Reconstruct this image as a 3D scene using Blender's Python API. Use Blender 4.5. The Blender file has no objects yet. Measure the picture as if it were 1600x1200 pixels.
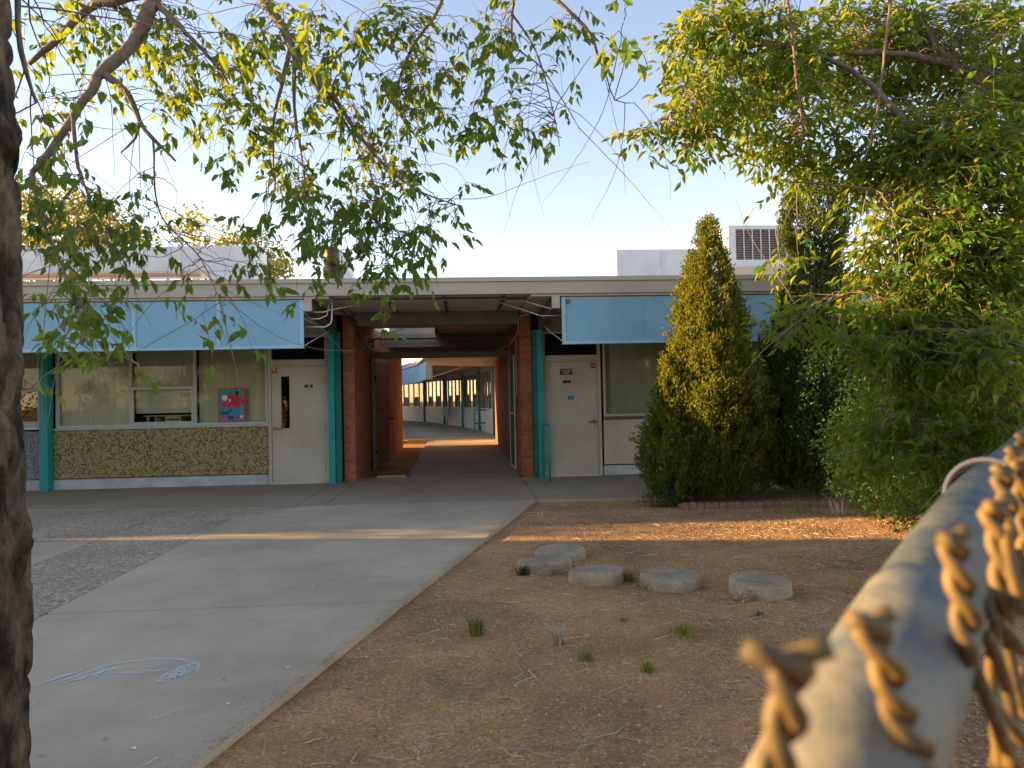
import bpy, math, random
import numpy as np
from mathutils import Vector, Matrix, noise
random.seed(7); rng = np.random.default_rng(11)
scn = bpy.context.scene
C = scn.collection
PI = math.pi

# ------------------------------------------------------------------ camera
YAW, PITCH, ROLL, EYE = 0.0654, 0.0202, 0.0204, 1.426
_f = Vector((math.sin(YAW)*math.cos(PITCH), math.cos(YAW)*math.cos(PITCH), math.sin(PITCH)))
_r = Vector((math.cos(YAW), -math.sin(YAW), 0)); _u = _r.cross(_f)
_r2 = _r*math.cos(ROLL) - _u*math.sin(ROLL); _u2 = _u*math.cos(ROLL) + _r*math.sin(ROLL)
camd = bpy.data.cameras.new('camera'); cam = bpy.data.objects.new('camera', camd); C.objects.link(cam)
camd.sensor_width = 36; camd.lens = 1150/1600*36; camd.clip_start = .02; camd.clip_end = 2000
cam.matrix_world = Matrix(((_r2.x, _u2.x, -_f.x, 0), (_r2.y, _u2.y, -_f.y, 0), (_r2.z, _u2.z, -_f.z, EYE), (0, 0, 0, 1)))
camd.dof.use_dof = True; camd.dof.focus_distance = 11.0; camd.dof.aperture_fstop = 10.5
scn.camera = cam

# ------------------------------------------------------------------ sky and sun
SUN_EL, SUN_N = math.radians(10.0), math.radians(8.5)      # low sun from the left, a little behind the building
world = bpy.data.worlds.new('World'); scn.world = world; world.use_nodes = True
wn = world.node_tree; wn.nodes.clear()
sky = wn.nodes.new('ShaderNodeTexSky'); sky.sky_type = 'NISHITA'; sky.sun_disc = False
sky.sun_elevation = SUN_EL; sky.sun_rotation = math.radians(-90) + SUN_N
sky.altitude = 1500; sky.air_density = 1.0; sky.dust_density = .3; sky.ozone_density = 1.5
bgn = wn.nodes.new('ShaderNodeBackground'); bgn.inputs[1].default_value = 0.125
tint = wn.nodes.new('ShaderNodeMix'); tint.data_type = 'RGBA'; tint.blend_type = 'MULTIPLY'; tint.inputs[0].default_value = 1; tint.inputs[7].default_value = (1.35, 1.0, .87, 1)   # camera white balance
wo = wn.nodes.new('ShaderNodeOutputWorld')
wn.links.new(sky.outputs[0], tint.inputs[6]); wn.links.new(tint.outputs[2], bgn.inputs[0]); wn.links.new(bgn.outputs[0], wo.inputs[0])
sl = bpy.data.lights.new('sun', 'SUN'); sl.energy = 5.0; sl.angle = math.radians(.55); sl.color = (1.0, .62, .23)
so = bpy.data.objects.new('sun', sl); C.objects.link(so)
sd = Vector((math.cos(SUN_N)*math.cos(SUN_EL), -math.sin(SUN_N)*math.cos(SUN_EL), -math.sin(SUN_EL)))
so.rotation_euler = sd.to_track_quat('-Z', 'Y').to_euler(); so.location = (-20, 5, 20)
vs = scn.view_settings; vs.view_transform = 'Standard'; vs.look = 'None'; vs.gamma = 1; vs.use_curve_mapping = False
vs.exposure = 2.05
scn.cycles.max_bounces = 8; scn.cycles.diffuse_bounces = 5; scn.cycles.transparent_max_bounces = 16
scn.cycles.use_denoising = True

LEFT_LIMBS = [[(-1.62,4.63,5.64,0.0748),(-1.75,4.56,4.61,0.0612),(-1.77,4.38,3.8,0.0422),(-1.89,4.29,3.44,0.0354),(-1.98,4.2,3.29,0.0306),(-2.03,4.11,3.1,0.0231),(-2.16,4.02,2.79,0.019),(-2.26,4.03,2.68,0.0136)],[(-1.76,4.38,3.84,0.034),(-2.15,4.5,3.83,0.0258),(-2.38,4.52,3.63,0.0204),(-2.56,4.54,3.49,0.0136)],[(-1.96,4.2,3.29,0.0238),(-1.84,4.19,3.17,0.019),(-1.77,4.19,3.01,0.015),(-1.7,4.19,2.92,0.0109),(-1.58,4.19,2.79,0.0054)],[(-1.77,4.19,3.01,0.0109),(-1.8,4.2,2.92,0.0082),(-1.88,4.2,2.84,0.0041)],[(-2.04,4.01,2.98,0.0122),(-2.02,4.02,2.7,0.0095),(-2.0,4.02,2.65,0.0082),(-2.09,4.02,2.54,0.0061),(-2.2,4.04,2.3,0.0034)],[(-2.0,4.02,2.65,0.0068),(-1.93,4.01,2.47,0.0048),(-1.76,4.01,2.22,0.0027)],[(-1.31,2.26,2.76,0.0122),(-1.31,2.27,2.57,0.0095),(-1.29,2.27,2.44,0.0075),(-1.26,2.27,2.34,0.0041)],[(-1.51,4.63,5.16,0.068),(-1.29,4.54,4.25,0.0476),(-1.2,4.54,3.93,0.034),(-1.07,4.53,3.74,0.0272),(-0.94,4.43,3.45,0.0218),(-0.75,4.42,3.26,0.015),(-0.53,4.31,2.91,0.0095),(-0.29,4.3,2.68,0.0054),(0.0,4.19,2.53,0.0027)],[(-1.01,4.53,3.62,0.0177),(-1.05,4.44,3.34,0.0122),(-1.11,4.45,3.07,0.0082),(-1.08,4.35,2.74,0.0041)],[(-0.97,4.43,3.49,0.015),(-0.98,4.44,3.19,0.0095),(-0.92,4.34,2.88,0.0061),(-0.9,4.34,2.66,0.0034)],[(-0.94,4.43,3.45,0.0136),(-0.68,4.42,3.1,0.0088),(-0.52,4.32,2.76,0.0054),(-0.44,4.22,2.33,0.0027),(-0.39,4.12,2.13,0.002)],[(-0.62,4.78,5.13,0.0544),(-0.04,4.65,4.47,0.034),(0.38,4.43,4.02,0.0204),(0.58,4.22,3.75,0.0122),(0.77,4.22,3.56,0.0095),(0.8,4.12,3.38,0.0068),(0.85,4.12,3.25,0.0041),(0.89,4.12,3.12,0.0034),(1.0,4.11,3.1,0.002)],[(0.38,4.43,4.02,0.0122),(0.33,4.35,3.58,0.0068),(0.5,4.24,3.34,0.0041),(0.7,4.23,3.0,0.002)],[(-0.04,4.65,4.47,0.0204),(-0.09,4.57,3.93,0.0122),(-0.29,4.49,3.56,0.0082),(-0.37,4.4,3.21,0.0041),(-0.21,4.29,2.98,0.002)],[(0.33,4.34,3.73,0.0082),(0.47,4.24,3.42,0.0054),(0.55,4.14,3.0,0.0034),(0.57,4.14,2.86,0.002)],[(-1.77,4.38,3.8,0.0204),(-1.51,4.27,3.52,0.0109),(-1.33,4.26,3.3,0.0068),(-1.26,4.26,3.11,0.0034)],[(-2.26,4.03,2.68,0.0136),(-2.17,3.93,2.44,0.0095),(-1.97,3.72,2.17,0.0061),(-1.78,3.51,1.92,0.0041),(-1.65,3.31,1.7,0.002)],[(-1.7,4.19,2.92,0.0068),(-1.63,4.09,2.48,0.0041),(-1.39,3.98,2.22,0.0034),(-1.18,3.68,1.93,0.002)]]
RIGHT_LIMBS = [[(4.1,4.98,-0.13,0.136),(3.94,4.97,0.73,0.12),(3.89,4.96,1.46,0.108),(3.96,5.04,2.24,0.096),(4.21,5.2,3.23,0.08),(4.48,5.36,4.43,0.064),(4.48,5.44,5.49,0.04)],[(3.96,5.04,2.15,0.056),(3.63,5.05,2.71,0.04),(3.29,5.16,3.35,0.028),(2.93,5.27,3.83,0.0192),(2.23,5.12,3.94,0.0112),(1.7,4.96,3.63,0.0048),(1.4,4.88,3.29,0.0024)],[(3.76,5.32,3.9,0.032),(3.33,5.34,3.99,0.024),(2.55,5.29,3.98,0.0144),(2.04,5.23,4.08,0.008),(1.68,5.15,4.13,0.0032)],[(4.21,5.2,3.23,0.048),(4.03,5.2,3.61,0.04),(3.76,5.32,3.9,0.032),(3.6,5.52,4.4,0.016)],[(3.95,5.04,2.01,0.04),(3.52,4.96,2.46,0.024),(3.07,4.98,2.79,0.016),(2.62,5.01,2.89,0.008),(2.26,5.03,2.92,0.0032)],[(3.88,4.95,1.91,0.04),(3.4,4.88,2.13,0.024),(3.0,4.9,2.18,0.0144),(2.51,4.84,2.05,0.008),(2.29,4.85,1.92,0.0032)],[(3.89,4.96,1.46,0.032),(3.57,4.87,1.64,0.0176),(3.26,4.89,1.82,0.0096),(2.85,4.82,1.78,0.0048)],[(3.86,4.87,1.01,0.0176),(3.44,4.79,1.18,0.0104),(3.18,4.81,1.08,0.0056),(2.98,4.92,1.25,0.0024)],[(3.68,4.57,1.25,0.0112),(3.39,4.6,1.0,0.0088),(3.44,5.0,0.83,0.0048),(3.63,5.59,0.52,0.0024)],[(3.88,4.85,1.63,0.024),(3.41,4.99,1.38,0.0112),(3.29,5.61,0.98,0.0048),(3.24,5.81,0.86,0.0024)],[(2.22,4.81,4.36,0.016),(2.27,4.81,3.84,0.0112),(2.3,4.82,3.49,0.008),(2.34,4.82,3.14,0.0032)],[(2.6,4.19,3.84,0.0096),(2.49,4.21,3.08,0.0072),(2.41,4.22,2.81,0.0032)]]
LEFT_BLOBS = [(-2.32,4.62,3.76,0.43,0.35,0.18,32),(-1.62,4.57,3.69,0.51,0.41,0.23,47),(-0.92,4.53,3.65,0.47,0.38,0.25,47),(-0.29,4.49,3.6,0.35,0.35,0.27,39),(0.18,4.45,3.65,0.27,0.35,0.22,24),(0.6,4.13,3.51,0.22,0.35,0.16,13),(0.64,2.74,2.86,0.07,0.35,0.09,4),(-2.25,4.13,2.95,0.16,0.35,0.31,15),(-1.58,4.08,3.25,0.21,0.35,0.17,14),(-1.34,4.06,3.04,0.24,0.35,0.11,17),(-1.05,4.25,3.0,0.26,0.35,0.29,28),(-0.6,4.41,3.14,0.38,0.35,0.31,42),(-0.21,4.39,3.25,0.23,0.35,0.23,19),(-0.87,4.24,2.63,0.33,0.35,0.22,34),(-0.43,4.21,2.66,0.27,0.35,0.22,30),(-0.58,4.23,2.35,0.31,0.35,0.18,28),(-0.26,4.21,2.36,0.15,0.35,0.15,13),(-0.39,4.02,2.13,0.09,0.35,0.1,6),(-0.07,4.19,2.65,0.08,0.35,0.18,4),(-1.09,4.26,2.34,0.18,0.35,0.18,9),(-2.07,3.92,2.54,0.21,0.35,0.2,19),(-1.88,3.91,2.37,0.26,0.35,0.15,19),(-1.97,3.72,2.17,0.17,0.35,0.16,13),(-1.75,3.41,1.93,0.17,0.35,0.11,13),(-1.61,3.4,1.85,0.13,0.35,0.07,7),(-1.65,3.31,1.7,0.1,0.35,0.04,3),(-1.19,3.58,1.89,0.11,0.35,0.05,3),(-1.73,4.1,2.56,0.17,0.35,0.14,4),(-1.59,4.0,2.22,0.24,0.35,0.14,7),(-1.19,3.97,2.21,0.2,0.35,0.1,4),(0.32,3.96,2.95,0.13,0.35,0.13,9),(0.5,3.95,2.84,0.08,0.35,0.05,2),(0.07,4.17,3.05,0.15,0.35,0.18,12),(-1.51,2.98,2.62,0.15,0.35,0.1,4),(-0.78,2.83,2.74,0.07,0.35,0.15,3),(-0.49,2.91,2.89,0.15,0.35,0.1,5)]
RIGHT_BLOBS = [(1.62,4.86,3.46,0.26,0.35,0.3,31),(1.44,4.88,3.24,0.22,0.35,0.13,12),(2.22,5.32,3.94,0.53,0.42,0.43,87),(1.87,5.14,4.08,0.37,0.35,0.18,27),(3.15,5.75,4.2,0.68,0.54,0.47,119),(3.98,5.7,4.13,0.68,0.54,0.52,138),(2.54,5.31,3.33,0.43,0.35,0.31,46),(3.28,5.26,3.2,0.45,0.36,0.43,101),(3.48,4.75,2.94,0.39,0.35,0.48,119),(3.08,4.79,2.38,0.33,0.35,0.35,73),(3.55,4.76,2.24,0.35,0.35,0.43,110),(2.81,5.01,2.25,0.18,0.35,0.11,11),(2.94,4.81,1.86,0.3,0.35,0.22,38),(3.15,4.8,1.73,0.35,0.35,0.26,55),(3.27,4.29,1.73,0.2,0.35,0.2,27),(2.34,4.85,1.96,0.16,0.35,0.1,11),(3.04,5.02,1.25,0.29,0.35,0.25,41),(3.49,4.99,1.01,0.29,0.35,0.32,55),(3.25,5.81,0.97,0.29,0.35,0.31,29),(3.95,6.07,0.52,0.26,0.35,0.19,23),(2.27,5.04,2.4,0.11,0.35,0.07,3),(3.55,4.68,1.29,0.19,0.35,0.26,22),(3.39,5.38,2.11,0.54,0.43,0.29,36),(3.9,5.56,1.47,0.45,0.36,0.4,33),(3.63,5.98,1.38,0.32,0.35,0.32,20),(3.99,4.91,3.45,0.23,0.35,0.77,55)]
BACK_BLOBS = [(-21.43,39.31,10.61,1.65,4.0,2.31,40),(-19.61,39.17,11.24,1.49,4.0,1.49,36),(-18.59,41.14,9.97,1.74,4.0,1.57,34),(-15.28,44.9,11.49,1.91,4.0,1.15,26),(-10.51,40.62,9.46,0.83,4.0,1.22,24),(-21.29,37.35,7.64,1.88,4.0,1.88,40)]
SHRUB_BLOBS = [(4.8,8.32,0.77,0.6,0.48,0.9,70),(5.1,7.69,1.15,0.63,0.5,0.83,90),(5.12,6.89,1.23,0.44,0.35,0.81,80),(4.75,7.53,0.41,0.61,0.49,0.41,40),(4.64,9.02,1.21,0.4,0.35,0.81,30)]
TWISTS = [[(0.0619,0.1395,1.3734),(0.0622,0.1415,1.3652),(0.0619,0.1444,1.3565),(0.0607,0.1474,1.3461),(0.0599,0.1514,1.331)],[(0.0935,0.1664,1.3705),(0.0975,0.1681,1.3631),(0.1001,0.1699,1.3541),(0.1051,0.1725,1.3444),(0.1115,0.175,1.3337)],[(0.1395,0.2038,1.3808),(0.142,0.2056,1.372),(0.1449,0.2074,1.3631),(0.146,0.2093,1.3541),(0.1455,0.2113,1.345)],[(0.1796,0.2417,1.3839),(0.1823,0.2426,1.3749),(0.1841,0.2436,1.3659),(0.1848,0.2455,1.3566),(0.1845,0.2475,1.3461)],[(0.229,0.2924,1.392),(0.2312,0.2933,1.3839),(0.2333,0.2943,1.3743),(0.2349,0.2953,1.3661),(0.2351,0.2963,1.3579)],[(0.216,0.2843,1.3898),(0.2181,0.2852,1.3826),(0.2192,0.2862,1.376),(0.2186,0.2873,1.368)],[(0.2811,0.3612,1.3903),(0.2832,0.3621,1.3822),(0.2841,0.3631,1.3739),(0.2839,0.3652,1.3621)],[(0.3535,0.4466,1.3914),(0.3552,0.4476,1.3819),(0.3569,0.4486,1.3716),(0.3567,0.4508,1.355)]]
TIPS = [[(0.0527,0.1383,1.3773),(0.0691,0.1372,1.3776)],[(0.0875,0.1649,1.3742),(0.0984,0.166,1.3749)],[(0.135,0.2031,1.3842),(0.1431,0.2025,1.3862)],[(0.1768,0.2409,1.3867),(0.1858,0.2412,1.3886)],[(0.2251,0.2908,1.3949),(0.2317,0.2903,1.3966)],[(0.2125,0.2844,1.395),(0.2197,0.284,1.3938)],[(0.2776,0.3613,1.3956),(0.2845,0.3609,1.3955)],[(0.3499,0.4468,1.3972),(0.3572,0.4463,1.3962)]]
TAILS = [[(0.1824,0.2396,1.3777),(0.1849,0.2398,1.3624),(0.1884,0.2398,1.3493)],[(0.2264,0.2873,1.3548),(0.2194,0.2883,1.3288),(0.2228,0.2886,1.3027),(0.2263,0.2886,1.2922)],[(0.157,0.222,1.3407),(0.1694,0.2218,1.3075)],[(0.2632,0.3362,1.2942),(0.253,0.3375,1.2671),(0.2471,0.3383,1.2459)],[(0.1617,0.2348,1.336),(0.1791,0.2411,1.3169),(0.1913,0.2456,1.3034)],[(0.205,0.275,1.3372),(0.2182,0.2785,1.3219)],[(0.1239,0.1944,1.3234),(0.1324,0.194,1.318)],[(0.205,0.275,1.3372),(0.2049,0.2796,1.3121),(0.2078,0.2801,1.2767)],[(0.1836,0.2523,1.339),(0.1899,0.2542,1.3268),(0.1951,0.2562,1.3098),(0.195,0.2586,1.288)]]
RAIL = [(0.0805,0.1754,1.3152),(0.0962,0.1861,1.329),(0.1195,0.2095,1.3347),(0.1491,0.2425,1.3414),(0.2284,0.3375,1.3467),(0.3522,0.4796,1.3535),(0.599,0.7642,1.351),(1.1634,1.429,1.3432)]
TRUNK = [(-1.41,2.08,-0.03),(-1.4,2.07,0.48),(-1.4,2.06,0.99),(-1.4,2.04,1.5),(-1.41,2.04,2.01),(-1.42,2.03,2.51),(-1.42,2.02,3.02)]

# ------------------------------------------------------------------ materials
def mat(name, col, col2=None, scale=5, detail=4, rough=.7, bump=0, bscale=None, metal=0, spec=.4, mixpow=(.35, .65), aniso=None, rand=0, bdist=.01):
    m = bpy.data.materials.new(name); m.use_nodes = True; nt = m.node_tree; N = nt.nodes; Lk = nt.links
    b = N['Principled BSDF']; b.inputs['Roughness'].default_value = rough; b.inputs['Metallic'].default_value = metal
    b.inputs['Specular IOR Level'].default_value = spec
    g = N.new('ShaderNodeNewGeometry')
    mp = N.new('ShaderNodeMapping'); Lk.new(g.outputs['Position'], mp.inputs[0])
    if aniso: mp.inputs['Scale'].default_value = aniso
    out = None
    if col2:
        n = N.new('ShaderNodeTexNoise'); n.inputs['Scale'].default_value = scale; n.inputs['Detail'].default_value = detail
        n.inputs['Roughness'].default_value = .65
        Lk.new(mp.outputs[0], n.inputs[0])
        cr = N.new('ShaderNodeValToRGB'); cr.color_ramp.elements[0].position = mixpow[0]; cr.color_ramp.elements[1].position = mixpow[1]
        cr.color_ramp.elements[0].color = (*col, 1); cr.color_ramp.elements[1].color = (*col2, 1)
        Lk.new(n.outputs[0], cr.inputs[0]); out = cr.outputs[0]
    else:
        rgb = N.new('ShaderNodeRGB'); rgb.outputs[0].default_value = (*col, 1); out = rgb.outputs[0]
    if rand:
        oi = N.new('ShaderNodeObjectInfo'); ad = N.new('ShaderNodeMath'); ad.operation = 'ADD'
        Lk.new(oi.outputs['Random'], ad.inputs[0]); Lk.new(g.outputs['Random Per Island'], ad.inputs[1])
        fr = N.new('ShaderNodeMath'); fr.operation = 'FRACT'; Lk.new(ad.outputs[0], fr.inputs[0])
        mr = N.new('ShaderNodeMapRange'); mr.inputs[3].default_value = 1-rand; mr.inputs[4].default_value = 1+rand
        Lk.new(fr.outputs[0], mr.inputs[0])
        h = N.new('ShaderNodeHueSaturation'); Lk.new(mr.outputs[0], h.inputs['Value']); Lk.new(out, h.inputs['Color']); out = h.outputs[0]
    Lk.new(out, b.inputs['Base Color'])
    if bump:
        n2 = N.new('ShaderNodeTexNoise'); n2.inputs['Scale'].default_value = bscale or scale*6; n2.inputs['Detail'].default_value = 6
        Lk.new(mp.outputs[0], n2.inputs[0])
        bp = N.new('ShaderNodeBump'); bp.inputs['Strength'].default_value = bump; bp.inputs['Distance'].default_value = bdist
        Lk.new(n2.outputs[0], bp.inputs['Height']); Lk.new(bp.outputs[0], b.inputs['Normal'])
    return m

def leafmat(name, c1, c2, trans=(.25, .38, .03), tfac=.4, rough=.45):
    m = bpy.data.materials.new(name); m.use_nodes = True; nt = m.node_tree; N = nt.nodes; Lk = nt.links
    b = N['Principled BSDF']; b.inputs['Roughness'].default_value = rough; b.inputs['Specular IOR Level'].default_value = .2
    g = N.new('ShaderNodeNewGeometry'); oi = N.new('ShaderNodeObjectInfo')
    ad = N.new('ShaderNodeMath'); ad.operation = 'ADD'; Lk.new(oi.outputs['Random'], ad.inputs[0]); Lk.new(g.outputs['Random Per Island'], ad.inputs[1])
    fr = N.new('ShaderNodeMath'); fr.operation = 'FRACT'; Lk.new(ad.outputs[0], fr.inputs[0])
    cr = N.new('ShaderNodeValToRGB'); cr.color_ramp.elements[0].color = (*c1, 1); cr.color_ramp.elements[1].color = (*c2, 1)
    Lk.new(fr.outputs[0], cr.inputs[0]); Lk.new(cr.outputs[0], b.inputs['Base Color'])
    t = N.new('ShaderNodeBsdfTranslucent'); t.inputs[0].default_value = (*trans, 1)
    mx = N.new('ShaderNodeMixShader'); mx.inputs[0].default_value = tfac
    Lk.new(b.outputs[0], mx.inputs[1]); Lk.new(t.outputs[0], mx.inputs[2]); Lk.new(mx.outputs[0], N['Material Output'].inputs[0])
    return m

def glassmat(name, tint=(.75, .8, .75), base=.05):
    m = bpy.data.materials.new(name); m.use_nodes = True; nt = m.node_tree; N = nt.nodes; Lk = nt.links
    N.remove(N['Principled BSDF'])
    gl = N.new('ShaderNodeBsdfGlossy'); gl.inputs['Roughness'].default_value = .02; gl.inputs[0].default_value = (1, 1, 1, 1)
    tr = N.new('ShaderNodeBsdfTransparent'); tr.inputs[0].default_value = (*tint, 1)
    fr = N.new('ShaderNodeFresnel'); fr.inputs[0].default_value = 1.36
    ad = N.new('ShaderNodeMath'); ad.operation = 'ADD'; ad.inputs[1].default_value = base; Lk.new(fr.outputs[0], ad.inputs[0])
    nz = N.new('ShaderNodeTexNoise'); nz.inputs['Scale'].default_value = 1.2
    g = N.new('ShaderNodeNewGeometry'); Lk.new(g.outputs['Position'], nz.inputs[0])
    bp = N.new('ShaderNodeBump'); bp.inputs['Strength'].default_value = .12; bp.inputs['Distance'].default_value = .02
    Lk.new(nz.outputs[0], bp.inputs['Height']); Lk.new(bp.outputs[0], gl.inputs['Normal'])
    mx = N.new('ShaderNodeMixShader'); Lk.new(ad.outputs[0], mx.inputs[0]); Lk.new(tr.outputs[0], mx.inputs[1]); Lk.new(gl.outputs[0], mx.inputs[2])
    Lk.new(mx.outputs[0], N['Material Output'].inputs[0]); return m

def cellmat(name, cols, size, axes='xz', rough=.5):
    """small square mosaic tiles with a colour per tile and recessed grout"""
    m = bpy.data.materials.new(name); m.use_nodes = True; nt = m.node_tree; N = nt.nodes; Lk = nt.links
    b = N['Principled BSDF']; b.inputs['Roughness'].default_value = rough
    g = N.new('ShaderNodeNewGeometry'); sc = N.new('ShaderNodeVectorMath'); sc.operation = 'MULTIPLY'
    sc.inputs[1].default_value = (1/size, 0, 1/size); Lk.new(g.outputs['Position'], sc.inputs[0])
    fl = N.new('ShaderNodeVectorMath'); fl.operation = 'FLOOR'; Lk.new(sc.outputs[0], fl.inputs[0])
    wh = N.new('ShaderNodeTexWhiteNoise'); wh.noise_dimensions = '3D'; Lk.new(fl.outputs[0], wh.inputs[0])
    cr = N.new('ShaderNodeValToRGB'); cr.color_ramp.interpolation = 'CONSTANT'; e = cr.color_ramp.elements
    while len(e) < len(cols): e.new(.5)
    for i, c in enumerate(cols): e[i].position = i/len(cols); e[i].color = (*c, 1)
    Lk.new(wh.outputs[0], cr.inputs[0])
    ft = N.new('ShaderNodeVectorMath'); ft.operation = 'FRACTION'; Lk.new(sc.outputs[0], ft.inputs[0])
    sp = N.new('ShaderNodeSeparateXYZ'); Lk.new(ft.outputs[0], sp.inputs[0])
    mn = N.new('ShaderNodeMath'); mn.operation = 'MINIMUM'; Lk.new(sp.outputs[0], mn.inputs[0]); Lk.new(sp.outputs[2], mn.inputs[1])
    st = N.new('ShaderNodeMath'); st.operation = 'GREATER_THAN'; st.inputs[1].default_value = .12; Lk.new(mn.outputs[0], st.inputs[0])
    mx = N.new('ShaderNodeMix'); mx.data_type = 'RGBA'; mx.inputs[6].default_value = (.12, .11, .08, 1)
    Lk.new(st.outputs[0], mx.inputs[0]); Lk.new(cr.outputs[0], mx.inputs[7]); Lk.new(mx.outputs[2], b.inputs['Base Color'])
    bp = N.new('ShaderNodeBump'); bp.inputs['Distance'].default_value = .003; bp.inputs['Strength'].default_value = .6
    Lk.new(st.outputs[0], bp.inputs['Height']); Lk.new(bp.outputs[0], b.inputs['Normal'])
    return m

def groundmat(name, cols, vor=60, amount=.5, patch=.8, bump=.6, bdist=.012, big=((.9, .9, .9), (1.1, 1.08, 1.05)), rough=.95):
    """granular surface: per-grain colours on top of broad patches"""
    m = bpy.data.materials.new(name); m.use_nodes = True; nt = m.node_tree; N = nt.nodes; Lk = nt.links
    b = N['Principled BSDF']; b.inputs['Roughness'].default_value = rough; b.inputs['Specular IOR Level'].default_value = .2
    g = N.new('ShaderNodeNewGeometry')
    v = N.new('ShaderNodeTexVoronoi'); v.inputs['Scale'].default_value = vor; Lk.new(g.outputs['Position'], v.inputs[0])
    sep = N.new('ShaderNodeSeparateColor'); Lk.new(v.outputs['Color'], sep.inputs[0])
    cr = N.new('ShaderNodeValToRGB'); e = cr.color_ramp.elements
    while len(e) < len(cols): e.new(.5)
    for i, c in enumerate(cols): e[i].position = i/(len(cols)-1); e[i].color = (*c, 1)
    Lk.new(sep.outputs[0], cr.inputs[0])
    n = N.new('ShaderNodeTexNoise'); n.inputs['Scale'].default_value = patch; n.inputs['Detail'].default_value = 8; n.inputs['Roughness'].default_value = .7
    Lk.new(g.outputs['Position'], n.inputs[0])
    c2 = N.new('ShaderNodeValToRGB'); c2.color_ramp.elements[0].position = .35; c2.color_ramp.elements[1].position = .65
    c2.color_ramp.elements[0].color = (*big[0], 1); c2.color_ramp.elements[1].color = (*big[1], 1); Lk.new(n.outputs[0], c2.inputs[0])
    mean = np.mean(np.array(cols), 0)
    fl = N.new('ShaderNodeMix'); fl.data_type = 'RGBA'; fl.inputs[0].default_value = amount; fl.inputs[6].default_value = (*mean, 1)
    Lk.new(cr.outputs[0], fl.inputs[7])
    mu = N.new('ShaderNodeMix'); mu.data_type = 'RGBA'; mu.blend_type = 'MULTIPLY'; mu.inputs[0].default_value = 1
    Lk.new(fl.outputs[2], mu.inputs[6]); Lk.new(c2.outputs[0], mu.inputs[7]); Lk.new(mu.outputs[2], b.inputs['Base Color'])
    nb = N.new('ShaderNodeTexNoise'); nb.inputs['Scale'].default_value = 22; nb.inputs['Detail'].default_value = 8; Lk.new(g.outputs['Position'], nb.inputs[0])
    am = N.new('ShaderNodeMath'); am.operation = 'ADD'; Lk.new(nb.outputs[0], am.inputs[0])
    vm = N.new('ShaderNodeMath'); vm.operation = 'MULTIPLY'; vm.inputs[1].default_value = -.5; Lk.new(v.outputs['Distance'], vm.inputs[0]); Lk.new(vm.outputs[0], am.inputs[1])
    bp = N.new('ShaderNodeBump'); bp.inputs['Strength'].default_value = bump; bp.inputs['Distance'].default_value = bdist
    Lk.new(am.outputs[0], bp.inputs['Height']); Lk.new(bp.outputs[0], b.inputs['Normal'])
    return m

M = {}
M['fascia'] = mat('beige paint', (.50, .45, .37), (.44, .39, .31), 3, rough=.6, bump=.05, aniso=(.3, 1, 3))
M['cream'] = mat('cream paint', (.54, .48, .38), (.44, .385, .30), 1.6, 9, rough=.5, bump=.03, bscale=60)
M['white'] = mat('white paint', (.68, .70, .66), (.58, .60, .55), 3, rough=.55, bump=.05)
M['curb'] = mat('pale grey curb paint', (.52, .56, .53), (.40, .43, .40), 4, rough=.8, bump=.15)
M['blue'] = mat('pale blue panel paint', (.28, .50, .61), (.22, .42, .54), 1.1, 9, rough=.62, bump=.05, bscale=45, spec=.25)
M['teal'] = mat('teal paint', (.015, .34, .31), (.012, .28, .27), 4, rough=.45, bump=.05)
M['tealshade'] = mat('shaded teal paint', (.01, .16, .13), (.008, .12, .10), 4, rough=.5)  # darker copy of the post teal: shade on the side faces painted in
M['bluetrim'] = mat('pale blue trim paint', (.36, .59, .70), (.31, .53, .65), 3, rough=.6)
M['darkgrey'] = mat('dark grey paint', (.13, .13, .115), (.10, .10, .09), 3, rough=.7)
M['beam'] = mat('grey beam paint', (.23, .23, .20), (.18, .18, .155), 3, rough=.7, bump=.05)
M['soffit'] = mat('soffit board', (.66, .57, .49), (.58, .50, .42), 2, rough=.8)
M['alu'] = mat('window frame paint', (.50, .53, .49), (.44, .47, .43), 5, rough=.45)
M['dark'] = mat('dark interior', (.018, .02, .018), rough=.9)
M['curtain'] = mat('curtain cloth', (.58, .57, .44), (.50, .50, .39), 1.5, rough=.9, aniso=(6, 1, .4))
M['glass'] = glassmat('window glass', (.95, .96, .92), -.01)
M['darkglass'] = glassmat('dark window glass', (.10, .12, .11), .05)
M['brick'] = mat('red brick', (.30, .085, .045), (.40, .14, .075), 14, rough=.85, bump=.5, bscale=120, rand=.18, bdist=.003)
M['mortar'] = mat('mortar', (.34, .20, .14), (.26, .15, .10), 12, rough=.95, bump=.3, bscale=150)
M['metal'] = mat('galvanised steel', (.42, .45, .46), (.34, .37, .38), 9, rough=.42, metal=.7, bump=.05)
M['sheet'] = mat('painted sheet metal', (.62, .64, .66), (.52, .55, .58), 2.5, rough=.38, bump=.12, bscale=5, spec=.5, bdist=.05)
M['slat'] = mat('louvre steel', (.40, .37, .34), (.34, .31, .29), 6, rough=.5)
M['pinkpipe'] = mat('faded pink pipe paint', (.46, .27, .22), rough=.6)
M['conduit'] = mat('conduit paint', (.52, .52, .46), rough=.5)
M['gate'] = mat('gate steel', (.20, .20, .18), (.15, .15, .135), 8, rough=.5, metal=.3)
M['galvtube'] = mat('worn grey gate tube', (.40, .40, .37), rough=.5, metal=.3)
M['black'] = mat('black plastic', (.015, .015, .014), rough=.5)
M['brass'] = mat('worn brass', (.36, .26, .15), rough=.35, metal=.8)
M['ventpipe'] = mat('painted vent pipe', (.035, .03, .03), (.08, .05, .04), 12, rough=.42, metal=.3)
M['red'] = mat('red sticker', (.50, .035, .04), rough=.4)
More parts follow.
